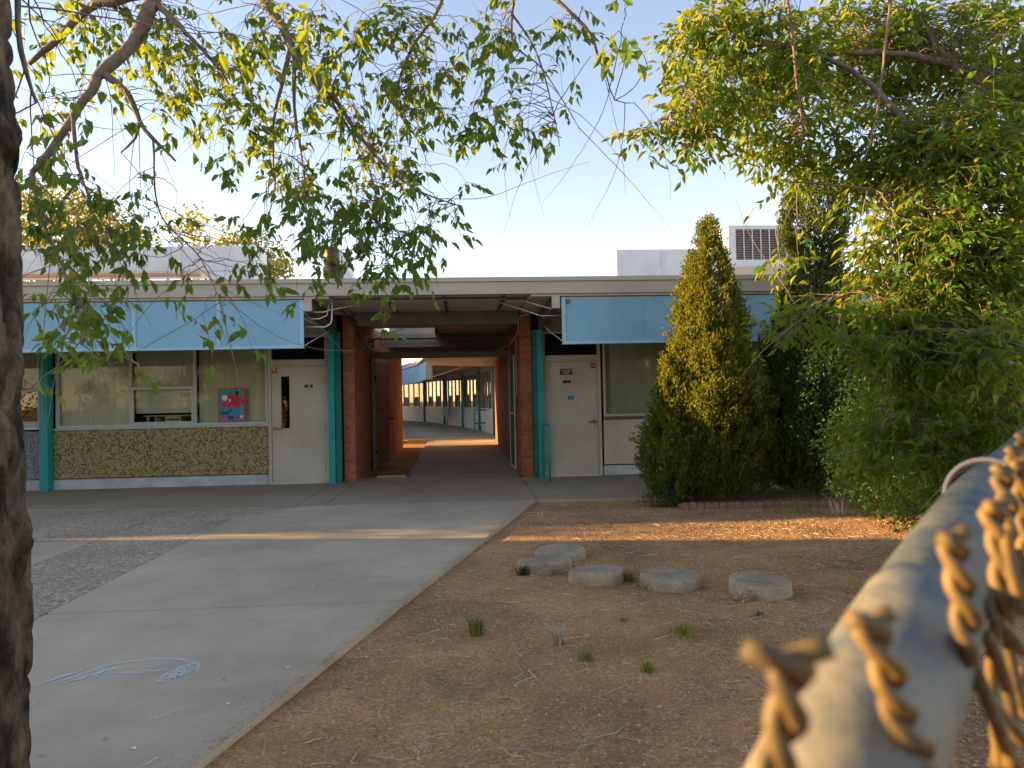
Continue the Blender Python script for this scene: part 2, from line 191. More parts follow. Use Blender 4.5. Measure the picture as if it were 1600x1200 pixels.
M['maroon'] = mat('maroon sign', (.13, .02, .02), rough=.4)
M['signblue'] = mat('blue notice', (.08, .22, .36), rough=.4)
M['signwhite'] = mat('sign white', (.75, .76, .76), rough=.5)
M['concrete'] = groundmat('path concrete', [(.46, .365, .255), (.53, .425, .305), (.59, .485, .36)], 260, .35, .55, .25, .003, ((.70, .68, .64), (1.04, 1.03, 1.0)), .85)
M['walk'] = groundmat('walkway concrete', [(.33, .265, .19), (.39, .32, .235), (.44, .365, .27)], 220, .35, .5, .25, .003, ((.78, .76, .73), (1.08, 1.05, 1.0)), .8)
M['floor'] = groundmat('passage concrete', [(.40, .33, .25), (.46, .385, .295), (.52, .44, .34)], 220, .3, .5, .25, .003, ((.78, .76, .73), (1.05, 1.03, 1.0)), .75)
M['aggregate'] = groundmat('exposed aggregate', [(.19, .135, .09), (.44, .335, .22), (.32, .23, .145), (.64, .52, .38), (.37, .29, .20)], 55, .9, .9, .8, .006, ((.8, .8, .8), (1.05, 1.05, 1.05)))
M['dirt'] = groundmat('reddish dirt', [(.32, .155, .055), (.54, .285, .11), (.42, .21, .08), (.66, .44, .24)], 75, .7, 1.1, .9, .016, ((.55, .55, .56), (1.12, 1.1, 1.05)))
M['sand'] = groundmat('pale courtyard gravel', [(.26, .20, .14), (.40, .33, .25)], 40, .6, 1.5, .7, .012)
M['stone'] = groundmat('cast concrete disc', [(.26, .205, .14), (.37, .30, .205), (.52, .43, .31)], 160, .5, 4, .7, .006, ((.62, .60, .57), (1.1, 1.08, 1.03)))
M['edging'] = mat('faded red edging', (.22, .11, .08), (.30, .17, .12), 18, rough=.9, bump=.4)
M['pebble'] = mat('pebbles', (.30, .19, .12), (.50, .36, .24), 25, rough=.9, rand=.3)
M['litter'] = mat('dry litter', (.26, .18, .10), (.42, .32, .20), 30, rough=.9, rand=.35)
M['straw'] = mat('dry straw', (.42, .34, .22), (.52, .44, .31), 20, rough=.8, rand=.25)
M['bark'] = mat('dark bark', (.022, .016, .010), (.24, .18, .11), 9, 8, .95, .9, 42, mixpow=(.42, .72), aniso=(1, 1, .45), bdist=.03)
M['limb'] = mat('limb bark', (.13, .10, .075), (.22, .18, .14), 18, rough=.9, bump=.5)
M['rbark'] = mat('reddish bark', (.13, .08, .055), (.26, .175, .13), 14, 8, .95, .9, 40, mixpow=(.4, .68), aniso=(1, 1, .35), bdist=.02)
M['twig'] = mat('twig bark', (.16, .115, .08), (.24, .18, .13), 25, rough=.8)
M['leafL'] = leafmat('broad leaf', (.035, .095, .014), (.08, .165, .025), (.34, .42, .025), .42)
M['leafR'] = leafmat('narrow leaf', (.022, .09, .012), (.085, .20, .024), (.44, .46, .02), .42)
M['leafY'] = leafmat('far tree leaf', (.08, .12, .03), (.17, .19, .04), (.45, .42, .05), .45)
M['leafD'] = leafmat('shrub leaf', (.018, .05, .012), (.045, .095, .022), (.05, .12, .015), .25)
M['juniper'] = leafmat('juniper spray', (.022, .065, .010), (.145, .165, .018), (.50, .42, .02), .27, .6)
M['juniper2'] = leafmat('dark juniper spray', (.024, .05, .014), (.075, .11, .024), (.3, .3, .02), .2, .6)
M['grass'] = leafmat('weed blade', (.16, .19, .05), (.34, .30, .10), (.2, .22, .06), .3)
M['rail'] = mat('weathered galvanised rail', (.045, .070, .080), (.14, .14, .12), 26, 8, .7, .25, 90, metal=0, mixpow=(.38, .66), spec=.25)
M['sleeve'] = mat('scuffed rail sleeve', (.20, .18, .13), (.08, .105, .11), 30, 6, .7, .1, metal=0, mixpow=(.4, .6))
M['wire'] = mat('sun-gold fence wire', (.08, .06, .03), (.20, .125, .04), 60, rough=.6, metal=.0)  # gold of the low sun mixed into the grey wire's colour
M['tie'] = mat('tie wire', (.5, .4, .3), rough=.5, metal=.4)
M['chalk'] = None

# ------------------------------------------------------------------ mesh helpers
class MB:
    def __init__(s): s.v = []; s.f = []
    def poly(s, pts):
        n = len(s.v); s.v += [tuple(p) for p in pts]; s.f.append(tuple(range(n, n+len(pts)))); return s
    def box(s, x0, x1, y0, y1, z0, z1):
        n = len(s.v)
        s.v += [(x, y, z) for z in (z0, z1) for x, y in ((x0, y0), (x1, y0), (x1, y1), (x0, y1))]
        s.f += [tuple(n+i for i in q) for q in ((3, 2, 1, 0), (4, 5, 6, 7), (0, 1, 5, 4), (1, 2, 6, 5), (2, 3, 7, 6), (3, 0, 4, 7))]
        return s
    def prism(s, pts, z0, z1):
        n = len(s.v); k = len(pts)
        if sum(pts[i][0]*pts[(i+1) % k][1]-pts[(i+1) % k][0]*pts[i][1] for i in range(k)) < 0: pts = pts[::-1]
        s.v += [(x, y, z0) for x, y in pts]+[(x, y, z1) for x, y in pts]
        s.f.append(tuple(n+i for i in range(k))[::-1]); s.f.append(tuple(n+k+i for i in range(k)))
        for i in range(k): j = (i+1) % k; s.f.append((n+i, n+j, n+k+j, n+k+i))
        return s
    def hull(s, a, b):
        """two matching rings joined into a solid"""
        n = len(s.v); k = len(a); s.v += [tuple(p) for p in a]+[tuple(p) for p in b]
        s.f.append(tuple(n+i for i in range(k))[::-1]); s.f.append(tuple(n+k+i for i in range(k)))
        for i in range(k): j = (i+1) % k; s.f.append((n+i, n+j, n+k+j, n+k+i))
        return s
    def tube(s, pts, rad, n=6, cap=True):
        pts = [Vector(p) for p in pts]; rads = rad if hasattr(rad, '__len__') else [rad]*len(pts)
        prev = None; base = len(s.v); ref = None
        for i, p in enumerate(pts):
            t = (pts[min(i+1, len(pts)-1)]-pts[max(i-1, 0)])
            if t.length < 1e-9: t = Vector((0, 0, 1))
            t.normalize()
            if ref is None:
                ref = Vector((0, 0, 1)) if abs(t.z) < .9 else Vector((1, 0, 0))
                ref = (ref - t*ref.dot(t)).normalized()
            else:
                ref = ref - t*ref.dot(t)
                ref = ref.normalized() if ref.length > 1e-6 else t.orthogonal().normalized()
            b = t.cross(ref)
            for k in range(n):
                a = 2*PI*k/n; s.v.append(tuple(p+(ref*math.cos(a)+b*math.sin(a))*rads[i]))
        for i in range(len(pts)-1):
            for k in range(n):
                a = base+i*n+k; c = base+i*n+(k+1) % n; s.f.append((a, c, c+n, a+n))
        if cap:
            s.f.append(tuple(base+k for k in range(n))[::-1]); e = base+(len(pts)-1)*n; s.f.append(tuple(e+k for k in range(n)))
        return s
    def build(s, name, m, parent=None, smooth=False, kind=None, label=None):
        me = bpy.data.meshes.new(name)
        o = bpy.data.objects.new(name, me); C.objects.link(o)
        off = Vector((0, 0, 0))
        if parent:
            o.parent = parent; q = parent
            while q: off += q.location; q = q.parent
        me.from_pydata([(x-off.x, y-off.y, z-off.z) for x, y, z in s.v], [], s.f)
        if smooth: me.polygons.foreach_set('use_smooth', [True]*len(me.polygons))
        me.materials.append(m); me.update()
        if kind: o['kind'] = kind
        if label: o['label'] = label
        return o
def tag(o, label, cat, group=None):
    o['label'] = label; o['category'] = cat
    if group: o['group'] = group
    return o
def empty(name, loc, label, cat, group=None):
    o = bpy.data.objects.new(name, None); C.objects.link(o); o.location = loc; o.empty_display_size = .2
    return tag(o, label, cat, group)
def box(name, m, parent, *b, **k): return MB().box(*b).build(name, m, parent, **k)
def bevel(o, w=.006, seg=2):
    md = o.modifiers.new('bevel', 'BEVEL'); md.width = w; md.segments = seg; md.limit_method = 'ANGLE'; return o
def np_mesh(name, V, F, m, parent=None, kind=None, smooth=False, off=None):
    """V (n,3) array, F list of (k,4) or (k,3) int arrays"""
    me = bpy.data.meshes.new(name)
    if off is not None: V = V-np.array(off)
    me.vertices.add(len(V)); me.vertices.foreach_set('co', V.astype(np.float32).ravel())
    lo = np.concatenate([f.ravel() for f in F]).astype(np.int32)
    tot = np.concatenate([np.full(len(f), f.shape[1]) for f in F]).astype(np.int32)
    st = np.concatenate([[0], np.cumsum(tot)[:-1]]).astype(np.int32)
    me.loops.add(len(lo)); me.loops.foreach_set('vertex_index', lo)
    me.polygons.add(len(tot)); me.polygons.foreach_set('loop_start', st); me.polygons.foreach_set('loop_total', tot)
    me.update(calc_edges=True)
    if smooth: me.polygons.foreach_set('use_smooth', np.ones(len(tot), dtype=bool))
    me.materials.append(m)
    o = bpy.data.objects.new(name, me); C.objects.link(o)
    if parent: o.parent = parent
    if kind: o['kind'] = kind
    return o
LEAF8 = np.array([(0, 0, 0), (.32, -.5, .10), (.34, 0, 0), (.32, .5, .10), (.66, -.36, .02), (.68, 0, -.06), (.66, .36, .02), (1, 0, -.14)])
LF4 = np.array([(1, 2, 5, 4), (2, 3, 6, 5)]); LF3 = np.array([(0, 2, 1), (0, 3, 2), (4, 5, 7), (5, 6, 7)])
def frames(D, Nn):
    D = D/np.linalg.norm(D, axis=1, keepdims=True)
    S = np.cross(D, Nn); S /= np.linalg.norm(S, axis=1, keepdims=True)+1e-9
    U = np.cross(S, D); return D, S, U
def leaves(P, D, Nn, Ln, Wd):
    D, S, U = frames(D, Nn)
    T = LEAF8[None]
    V = P[:, None]+D[:, None]*T[..., 0:1]*Ln[:, None, None]+S[:, None]*T[..., 1:2]*Wd[:, None, None]+U[:, None]*T[..., 2:3]*Ln[:, None, None]
    k = (np.arange(len(P))*8)[:, None, None]
    return V.reshape(-1, 3), [(LF4[None]+k).reshape(-1, 4), (LF3[None]+k).reshape(-1, 3)]
def rv(n, s=1): return rng.normal(size=(n, 3))*s
def value_noise(x, y, seed=0):
    return noise.noise(Vector((x, y, seed)))

# ------------------------------------------------------------------ ground
def axis(a, b, step, far):
    c = [-far, -far/4, -40]; c = [v for v in c if v < a]; mid = list(np.arange(a, b+1e-6, step)); d = [v for v in (40, far/4, far) if v > b]
    return np.array(c+mid+d)
xs = axis(-3.2, 7.6, .06, 900); ys = axis(1.6, 10.6, .06, 900)
def ground_z(x, y):
    if not (-3.2 < x < 7.6 and 1.6 < y < 10.6): return -.05
    e = min(1, (x+3.2)/.5, (7.6-x)/.5, (y-1.6)/.4, (10.6-y)/.4)
    pe = -1.92+(y-0)*.2773                     # slanting right edge of the path
    h = .016*noise.noise(Vector((x*.9, y*.9, 3)))+.008*noise.noise(Vector((x*3.1, y*3.1, 5)))+.006*noise.noise(Vector((x*11, y*11, 9)))
    near = max(0, 1-abs(x-pe)/.35)
    z = -.034+e*h
    return min(z, -.022-.016*near) if x < pe+.25 else z
gv = np.array([(x, y, ground_z(x, y)) for y in ys for x in xs]); nx, ny = len(xs), len(ys)
ii = (np.arange(ny-1)[:, None]*nx+np.arange(nx-1)[None]).ravel()
g = np_mesh('ground', gv, [np.stack([ii, ii+1, ii+nx+1, ii+nx], 1)], M['dirt'], kind='structure', smooth=True)
g['label'] = 'reddish bare dirt ground in front of the school building'

def surface(name, label):
    o = bpy.data.objects.new(name, None); C.objects.link(o); o['kind'] = 'structure'; o['label'] = label; return o
path = surface('path', 'wide pale concrete path running up to the covered passage')
bevel(MB().prism([(-2.93, 5.36), (-.445, 5.36), (.96, 10.262), (-1.90, 10.36), (-2.39, 10.26), (-2.93, 9.52)], -.12, .0).build('slab', M['concrete'], path), .008)
bevel(MB().prism([(-2.93, -1.0), (-2.20, -1.0), (-.454, 5.34), (-2.93, 5.335)], -.12, -.002).build('slab', M['concrete'], path), .008)
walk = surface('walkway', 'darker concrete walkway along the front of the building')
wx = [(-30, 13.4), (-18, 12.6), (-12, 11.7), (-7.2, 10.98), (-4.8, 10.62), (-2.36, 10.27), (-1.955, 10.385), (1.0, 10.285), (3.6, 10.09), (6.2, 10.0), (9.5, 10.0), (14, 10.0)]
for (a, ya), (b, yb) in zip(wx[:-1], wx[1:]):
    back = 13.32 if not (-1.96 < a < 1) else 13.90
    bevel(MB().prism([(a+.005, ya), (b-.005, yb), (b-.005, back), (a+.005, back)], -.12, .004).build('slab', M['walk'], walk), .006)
agg = surface('aggregate_paving', 'pebbly exposed aggregate paving left of the path')
AG = [[(-12, 8.22), (-3.99, 8.22), (-3.99, 10.9), (-7.2, 10.955), (-12, 11.68)], [(-3.98, 8.22), (-2.94, 8.22), (-2.94, 9.52), (-2.42, 10.24), (-3.98, 10.46)],
      [(-3.975, -1), (-2.94, -1), (-2.94, 8.205), (-3.975, 8.205)]]
AG[0][2] = (-3.99, 10.46)
for q in AG: bevel(MB().prism(q, -.12, -.004).build('panel', M['aggregate'], agg), .006)
bevel(MB().prism([(-12, -1), (-3.985, -1), (-3.985, 8.205), (-12, 8.205)], -.12, -.003).build('slab', M['concrete'], agg, label='smooth pale concrete slab let into the aggregate'), .006)
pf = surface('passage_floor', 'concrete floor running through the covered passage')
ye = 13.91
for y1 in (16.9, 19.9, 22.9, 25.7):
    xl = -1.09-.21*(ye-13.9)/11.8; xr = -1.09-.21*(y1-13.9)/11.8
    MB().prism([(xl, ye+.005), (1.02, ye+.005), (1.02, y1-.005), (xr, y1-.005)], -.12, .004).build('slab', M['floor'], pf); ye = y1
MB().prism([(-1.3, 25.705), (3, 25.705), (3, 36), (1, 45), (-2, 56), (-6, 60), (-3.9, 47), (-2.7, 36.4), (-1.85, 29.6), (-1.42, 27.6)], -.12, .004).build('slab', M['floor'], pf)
box('kerb', M['concrete'], pf, -1.66, -1.13, 13.98, 14.14, -.06, .03)
box('drain', M['black'], pf, -1.10, -1.02, 13.93, 14.3, .001, .012)
cy = surface('courtyard_ground', 'pale gravel bed in the courtyard behind the passage')
MB().prism([(-9, 25.7), (-1.31, 25.7), (-1.43, 27.6), (-1.86, 29.6), (-2.71, 36.4), (-3.91, 47), (-6.1, 60), (-9, 60)], -.1, .05).build('bed', M['sand'], cy)
box('kerb', M['concrete'], cy, -1.95, -1.31, 25.56, 25.695, -.1, .085)

# ------------------------------------------------------------------ school building (front wing)
D0 = 13.33
B = empty('school_building', (0, D0, 0), 'long flat-roofed school building with teal posts and pale blue sunshades', 'building')
# roof and fascia
def part(name, m, *b, **k): return box(name, m, B, *b, **k)
MB().prism([(-30, 11.14), (-.7, 11.14), (14, 11.14), (14, 25.6), (1.02, 25.6), (1.02, 11.3), (-1.95, 11.3), (-1.95, 25.6), (-30, 25.6)], 3.03, 3.22).build('roof', M['fascia'], B)
part('roof_panel', M['soffit'], -1.945, 1.015, 11.31, 16.3, 3.03, 3.20)
part('roof_panel', M['soffit'], -.55, 1.015, 16.31, 19.6, 3.03, 3.20)
part('roof_panel', M['soffit'], -1.945, 1.015, 19.61, 25.6, 3.03, 3.20)
for a, b in ((-30, -20.004), (-20, -10.004), (-10, -4.004), (-4, 2.196), (2.2, 8.2), (8.204, 14)):
    part('fascia', M['fascia'], a, b, 11.10, 11.138, 3.02, 3.205)
part('drip_edge', M['fascia'], -30, 14, 11.075, 11.30, 3.208, 3.272)
part('soffit', M['soffit'], -29.9, -2.0, 11.15, 13.30, 2.985, 3.028)
part('soffit', M['soffit'], 1.05, 13.9, 11.15, 13.30, 2.985, 3.028)
for x in (-1.2, -.3, .62): part('ceiling_batten', M['darkgrey'], x, x+.05, 11.16, 13.24, 3.0, 3.028)
part('ceiling_trim', M['darkgrey'], -1.94, 1.01, 11.5, 11.53, 2.985, 3.029)
# massing walls behind the facade so the rooms are closed
part('back_wall', M['cream'], -29.9, -2.2, 23.3, 23.5, 0, 3.02)
part('side_wall', M['cream'], -29.9, -29.7, 13.5, 23.28, 0, 3.02)
part('room_wall', M['dark'], -29.6, -2.2, 14.6, 14.65, .01, 3.02)
part('room_wall', M['dark'], 1.3, 13.8, 14.6, 14.65, .01, 3.02)
part('room_floor', M['dark'], -29.6, -2.2, 13.45, 14.58, .005, .03)
part('room_floor', M['dark'], 1.3, 13.8, 13.45, 14.58, .005, .03)
part('side_wall', M['cream'], 13.6, 13.9, 13.5, 24.7, 0, 3.02)
part('back_wall', M['cream'], 1.3, 13.5, 24.5, 24.7, 0, 3.02)
# facade head above windows
part('wall_head', M['cream'], -29.9, -2.43, 13.34, 13.44, 2.64, 2.984)
part('wall_head', M['cream'], 1.44, 13.6, 13.34, 13.44, 2.64, 2.984)
part('curb', M['curb'], -29.9, -3.46, 13.33, 13.5, -.02, .185)
part('curb', M['curb'], 2.52, 13.6, 13.33, 13.5, -.02, .175)
# posts
def post(x, w=.14):
    bevel(part('post', M['teal'], x, x+w, 13.13, 13.325, -.01, 2.665), .005)
for x in (-27, -22.1, -17.1, -12.2, -7.28): post(x)
post(-2.39, .115); part('post_return', M['tealshade'], -2.273, -2.17, 13.16, 13.29, 0, 2.665)
post(1.32, .10); part('post_return', M['tealshade'], 1.24, 1.318, 13.16, 13.33, 0, 2.665)
for x in (6.2, 11.1): post(x)
# tapered outriggers
def outrigger(x, w=.115):
    a = [(x, 11.16, 2.80), (x, 11.16, 2.983), (x, 13.32, 2.983), (x, 13.32, 2.67), (x, 13.1, 2.668)]
    MB().hull(a, [(x+w, q[1], q[2]) for q in a]).build('outrigger', M['darkgrey'], B)
    box('outrigger_cap', M['fascia'], B, x-.004, x+w+.004, 11.142, 11.158, 2.797, 2.984)
for x in (-12.2, -7.27, -2.365, 1.37, 6.22, 11.1): outrigger(x)

def window(x0, x1, z0, z1, mull, sash=None, y=13.34, fm='alu', fw=.045):
    """frame, mullions and panes of one facade opening"""
    w = bpy.data.objects.new('window', None); C.objects.link(w); w.parent = B; w.location = (x0, y-D0, z0)
    f = MB(); f.box(x0, x1, y-.03, y+.05, z0, z0+fw); f.box(x0, x1, y-.03, y+.05, z1-fw, z1)
    edges = [x0]+mull+[x1]
    for i, e in enumerate(edges):
        a = e if i == 0 else (e-fw if i == len(edges)-1 else e-fw/2)
        f.box(a, a+fw, y-.028, y+.048, z0+fw, z1-fw)
    f.build('frame', M[fm], w)
    for i in range(len(edges)-1):
        a = edges[i]+(fw if i == 0 else fw/2)+.002; b = edges[i+1]-(fw if i == len(edges)-2 else fw/2)-.002
        gm = M['glass']
        if sash and sash[0] == i:
            zs = sash[1]
            s = MB(); s.box(a, b, y-.04, y+.03, zs-.022, zs+.022)
            s.box(a, b, y-.04, y+.02, z0+fw+.001, z0+fw+.035); s.box(a, a+.028, y-.04, y+.02, z0+fw+.036, zs-.023); s.box(b-.028, b, y-.04, y+.02, z0+fw+.036, zs-.023)
            s.build('sash', M[fm], w)
            MB().box(a+.03, b-.03, y-.005, y-.001, z0+fw+.036, zs-.024).build('pane', M[sash[2]] if len(sash) > 2 else gm, w)
            MB().box(a, b, y+.012, y+.016, zs+.023, z1-fw-.001).build('pane', gm, w)
        else:
            MB().box(a, b, y+.012, y+.016, z0+fw+.001, z1-fw-.001).build('pane', gm, w)
    return w
def curtain(x0, x1, z0, z1, y=13.43):
    n = int((x1-x0)/.03); mb = MB()
    for i in range(n+1):
        x = x0+(x1-x0)*i/n; d = .002*math.sin(x*19)+.012*((x*2.6) % 1)
        mb.v += [(x, y+d, z0), (x, y+d*1.1, z1)]
    for i in range(n): k = 2*i; mb.f.append((k, k+2, k+3, k+1))
    return mb.build('curtain', M['curtain'], B)
window(-7.10, -3.47, 1.07, 2.62, [-5.84, -4.74], (1, 1.74)); part('sill', M['alu'], -7.12, -3.45, 13.27, 13.42, 1.035, 1.066)
curtain(-7.08, -5.88, 1.1, 2.6); curtain(-5.80, -4.78, 1.30, 2.6); curtain(-4.70, -3.5, 1.1, 2.6)
window(-12.05, -7.32, 1.12, 2.62, [-10.8, -9.6, -8.5], (3, 1.74, 'darkglass')); part('sill', M['white'], -12.05, -7.29, 13.26, 13.42, 1.06, 1.115)
curtain(-12.0, -8.5, 1.15, 2.6); curtain(-8.45, -7.35, 1.78, 2.6)
M['mosaic'] = cellmat('olive mosaic tile', [(.34, .27, .10), (.16, .085, .03), (.42, .36, .16), (.26, .165, .055), (.38, .30, .11)], .028)
M['mosaic2'] = cellmat('blue grey mosaic tile', [(.20, .22, .30), (.30, .32, .40), (.13, .14, .19), (.25, .24, .30)], .030)
part('mosaic_panel', M['mosaic'], -7.13, -3.46, 13.295, 13.36, .20, 1.025)
part('mosaic_panel', M['mosaic2'], -12.05, -7.29, 13.295, 13.36, .20, 1.03)
part('panel_trim', M['black'], -7.13, -3.46, 13.30, 13.37, .187, .198)
for x0, x1 in ((-27, -22.2), (-22, -17.2), (-17, -12.25)):
    window(x0+.1, x1, 1.1, 2.62, [x0+1.7, x0+3.2]); part('wall_panel', M['white'], x0+.1, x1, 13.30, 13.4, .2, 1.07); curtain(x0+.12, x1, 1.12, 2.6)
# desk behind the opening sash
dk = empty('desk', (-5.3, 13.9, .0), 'pale desk with an open shelf seen through the lower sash window', 'desk')
box('top', M['alu'], dk, -5.75, -4.80, 13.62, 14.2, 1.24, 1.26); box('side_panel', M['curtain'], dk, -5.55, -5.53, 13.63, 14.2, .6, 1.238)
box('side_panel', M['curtain'], dk, -5.37, -5.35, 13.63, 14.2, .6, 1.238); box('side_panel', M['curtain'], dk, -5.12, -5.10, 13.63, 14.2, .6, 1.238)
box('drawer_front', M['alu'], dk, -5.345, -5.125, 13.625, 13.64, 1.06, 1.17); box('drawer_front', M['alu'], dk, -5.345, -5.125, 13.625, 13.64, 1.195, 1.236)
for sx in (-5.7, -4.84): box('leg', M['alu'], dk, sx-.02, sx+.02, 13.7, 13.74, .03, 1.238)

window(2.54, 6.15, 1.07, 2.62, [4.35], fm='cream'); part('sill', M['darkgrey'], 2.52, 6.15, 13.27, 13.42, 1.02, 1.066); curtain(2.6, 6.1, 1.1, 2.6)
part('wall_panel', M['cream'], 2.53, 4.4, 13.29, 13.36, .2, 1.008); part('wall_panel', M['cream'], 4.404, 6.18, 13.29, 13.36, .2, 1.008)
window(6.4, 11.05, 1.07, 2.62, [8, 9.5], fm='cream'); part('wall_panel', M['cream'], 6.36, 11.05, 13.29, 13.4, .2, 1.06); curtain(6.5, 11, 1.1, 2.6)
part('wall_panel', M['cream'], 11.3, 13.6, 13.29, 13.4, .18, 2.62)

def door(x0, x1, label, hinge_right, left):
    """frame x0..x1, leaf inside, transom above"""
    j = .05
    fr = MB(); fr.box(x0, x0+j, 13.27, 13.40, 0, 2.635); fr.box(x1-j, x1, 13.27, 13.40, 0, 2.635)
    fr.box(x0+j, x1-j, 13.275, 13.395, 2.09, 2.20); fr.box(x0+j, x1-j, 13.275, 13.395, 2.60, 2.635)
    fr.build('door_frame', M['cream'], B)
    MB().box(x0+j, x1-j, 13.35, 13.356, 2.2, 2.6).build('transom_pane', M['darkglass'], B)
    d = bpy.data.objects.new('door', None); C.objects.link(d); d.parent = B; d.location = (x0, 0, 0); d['label'] = label
    a, b = x0+j+.004, x1-j-.004
    if left:
        l = MB(); v0, v1, w0, w1 = -3.235, -3.085, .985, 1.91
        l.box(a, v0, 13.29, 13.335, .015, 2.084); l.box(v1, b, 13.29, 13.335, .015, 2.084); l.box(v0, v1, 13.29, 13.335, .015, w0); l.box(v0, v1, 13.29, 13.335, w1, 2.084)
        l.build('leaf', M['cream'], d)
        fm = MB(); fm.box(v0-.012, v0+.003, 13.283, 13.292, w0-.012, w1+.012); fm.box(v1-.003, v1+.012, 13.283, 13.292, w0-.012, w1+.012)
        fm.box(v0, v1, 13.284, 13.293, w0-.012, w0+.003); fm.box(v0, v1, 13.284, 13.293, w1-.003, w1+.012); fm.build('glazing_bead', M['cream'], d)
        MB().box(v0, v1, 13.31, 13.316, w0, w1).build('vision_pane', M['darkglass'], d)
    else:
        MB().box(a, b, 13.29, 13.335, .015, 2.084).build('leaf', M['cream'], d)
    box('threshold', M['sheet'], d, a-.004, b+.004, 13.26, 13.36, .002, .014)
    hx = b+.004 if hinge_right else a-.004
    for z in (.28, .98, 1.84): MB().tube([(hx, 13.278, z-.06), (hx, 13.278, z+.06)], .011, 8).build('hinge', M['brass'], d)
    return d, a, b
d1, a1, b1 = door(-3.455, -2.415, 'cream door with a tall narrow glass slot', True, True)
d2, a2, b2 = door(1.425, 2.49, 'plain cream door with small signs and a lever handle', False, False)
def lever(d, x, z, s):
    MB().tube([(x, 13.292, z), (x, 13.275, z)], .034, 16).build('rose', M['brass'], d)
    MB().tube([(x, 13.277, z), (x, 13.235, z), (x+s*.02, 13.225, z), (x+s*.125, 13.228, z-.004)], [.012, .012, .011, .009], 8).build('handle', M['brass'], d, smooth=True)
    MB().tube([(x, 13.292, z+.001-.10), (x, 13.283, z-.099)], .016, 12).build('lock_cylinder', M['brass'], d)
lever(d1, -3.345, .985, 1); lever(d2, 2.36, .985, -1)
def text(s, x, y, z, size, m, parent, name='lettering'):
    cu = bpy.data.curves.new(name, 'FONT'); cu.body = s; cu.size = size; cu.align_x = 'CENTER'; cu.align_y = 'CENTER'; cu.extrude = .0006
    cu.space_line = .85; t = bpy.data.objects.new(name, cu); C.objects.link(t); bpy.context.view_layer.update()
    me = bpy.data.meshes.new_from_object(t.evaluated_get(bpy.context.evaluated_depsgraph_get())); bpy.data.objects.remove(t)
    me.materials.clear(); me.materials.append(m); o = bpy.data.objects.new(name, me); C.objects.link(o); o.parent = parent
    off = Vector((0, 0, 0)); q = parent
    while q: off += q.location; q = q.parent
    o.location = Vector((x, y, z))-off; o.rotation_euler = (PI/2, 0, 0); return o
box('number_plate', M['black'], d1, -2.825, -2.68, 13.284, 13.289, 1.70, 1.752); text('128', -2.752, 13.282, 1.726, .045, M['signwhite'], d1)
box('sticker', M['red'], d1, -3.385, -3.295, 13.284, 13.289, 1.965, 2.065); text('NO\nSMOKING', -3.34, 13.282, 2.015, .022, M['signwhite'], d1)
box('sticker', M['red'], d2, 2.31, 2.40, 13.284, 13.289, 1.955, 2.055); text('NO\nSMOKING', 2.355, 13.282, 2.005, .022, M['signwhite'], d2)
box('notice', M['maroon'], d2, 1.745, 1.975, 13.284, 13.289, 1.845, 1.955); text('PULL STATION\nLOCATED\nINSIDE', 1.86, 13.282, 1.90, .033, M['signwhite'], d2)
box('number_plate', M['black'], d2, 1.80, 1.945, 13.284, 13.289, 1.692, 1.742); text('130', 1.872, 13.282, 1.717, .045, M['brass'], d2)
box('notice', M['signwhite'], d2, 1.862, 2.012, 13.285, 13.289, 1.375, 1.475); box('notice', M['signblue'], d2, 1.872, 2.002, 13.281, 13.2845, 1.385, 1.465)

# sunshades
def sunshade(x0, x1, seams, hole=False):
    s = empty('sunshade', (x0, 11.1, 2.25), 'x', 'sunshade', 'pale blue sunshades under the roof edge')
    edges = [x0]+seams+[x1]
    for a, b in zip(edges[:-1], edges[1:]):
        box('panel', M['blue'], s, a+.002, b-.002, 11.16, 11.18, 2.262, 2.965)
    for i, e in enumerate(edges):
        w = .055
        a = e if i == 0 else (e-w if i == len(edges)-1 else e-w/2)
        if seams or i in (0, len(edges)-1):
            box('batten', M['bluetrim'], s, a, a+w, 11.140, 11.158, 2.292, 2.964)
            k = MB()
            for z in np.linspace(2.32, 2.93, 6): k.tube([(a+w/2, 11.141, z), (a+w/2, 11.137, z)], .006, 6)
            k.build('screws', M['darkgrey'], s)
    box('bottom_rail', M['bluetrim'], s, x0, x1, 11.136, 11.159, 2.245, 2.29)
    box('bottom_return', M['blue'], s, x0, x1, 11.183, 11.25, 2.245, 2.26)
    box('top_rail', M['darkgrey'], s, x0+.02, x1-.02, 11.165, 11.2, 2.967, 3.018)
    return s
tag(sunshade(-7.25, -2.37, [-5.69, -4.83, -3.61]), 'pale blue sunshade left of the passage with three battens', 'sunshade', 'pale blue sunshades under the roof edge')
tag(sunshade(-17, -7.27, [-14.5, -12, -9.6, -8.4]), 'pale blue sunshade behind the dark tree trunk', 'sunshade', 'pale blue sunshades under the roof edge')
s2 = tag(sunshade(1.515, 6.1, []), 'pale blue sunshade right of the passage, half hidden by the pointed juniper', 'sunshade', 'pale blue sunshades under the roof edge')
box('bracket_plate', M['darkgrey'], s2, 1.585, 1.64, 11.132, 11.158, 2.87, 2.93)
k = MB()
for z in np.linspace(2.34, 2.8, 9): k.tube([(2.78+rng.normal()*.004, 11.159, z), (2.78, 11.155, z)], .006, 6)
k.build('screws', M['darkgrey'], s2)
sunshade(6.25, 12.5, [8.3, 10.4])
tag(C.objects[[o.name for o in C.objects if o.name.startswith('sunshade')][-1]], 'pale blue sunshade behind the dark juniper and the leafy tree', 'sunshade', 'pale blue sunshades under the roof edge')
part('brace', M['conduit'], -2.42, -2.40, 11.2, 12.3, 2.70, 2.72)
MB().tube([(-2.37, 11.2, 2.29), (-2.22, 12.4, 2.62)], .010, 6).build('brace', M['conduit'], B)
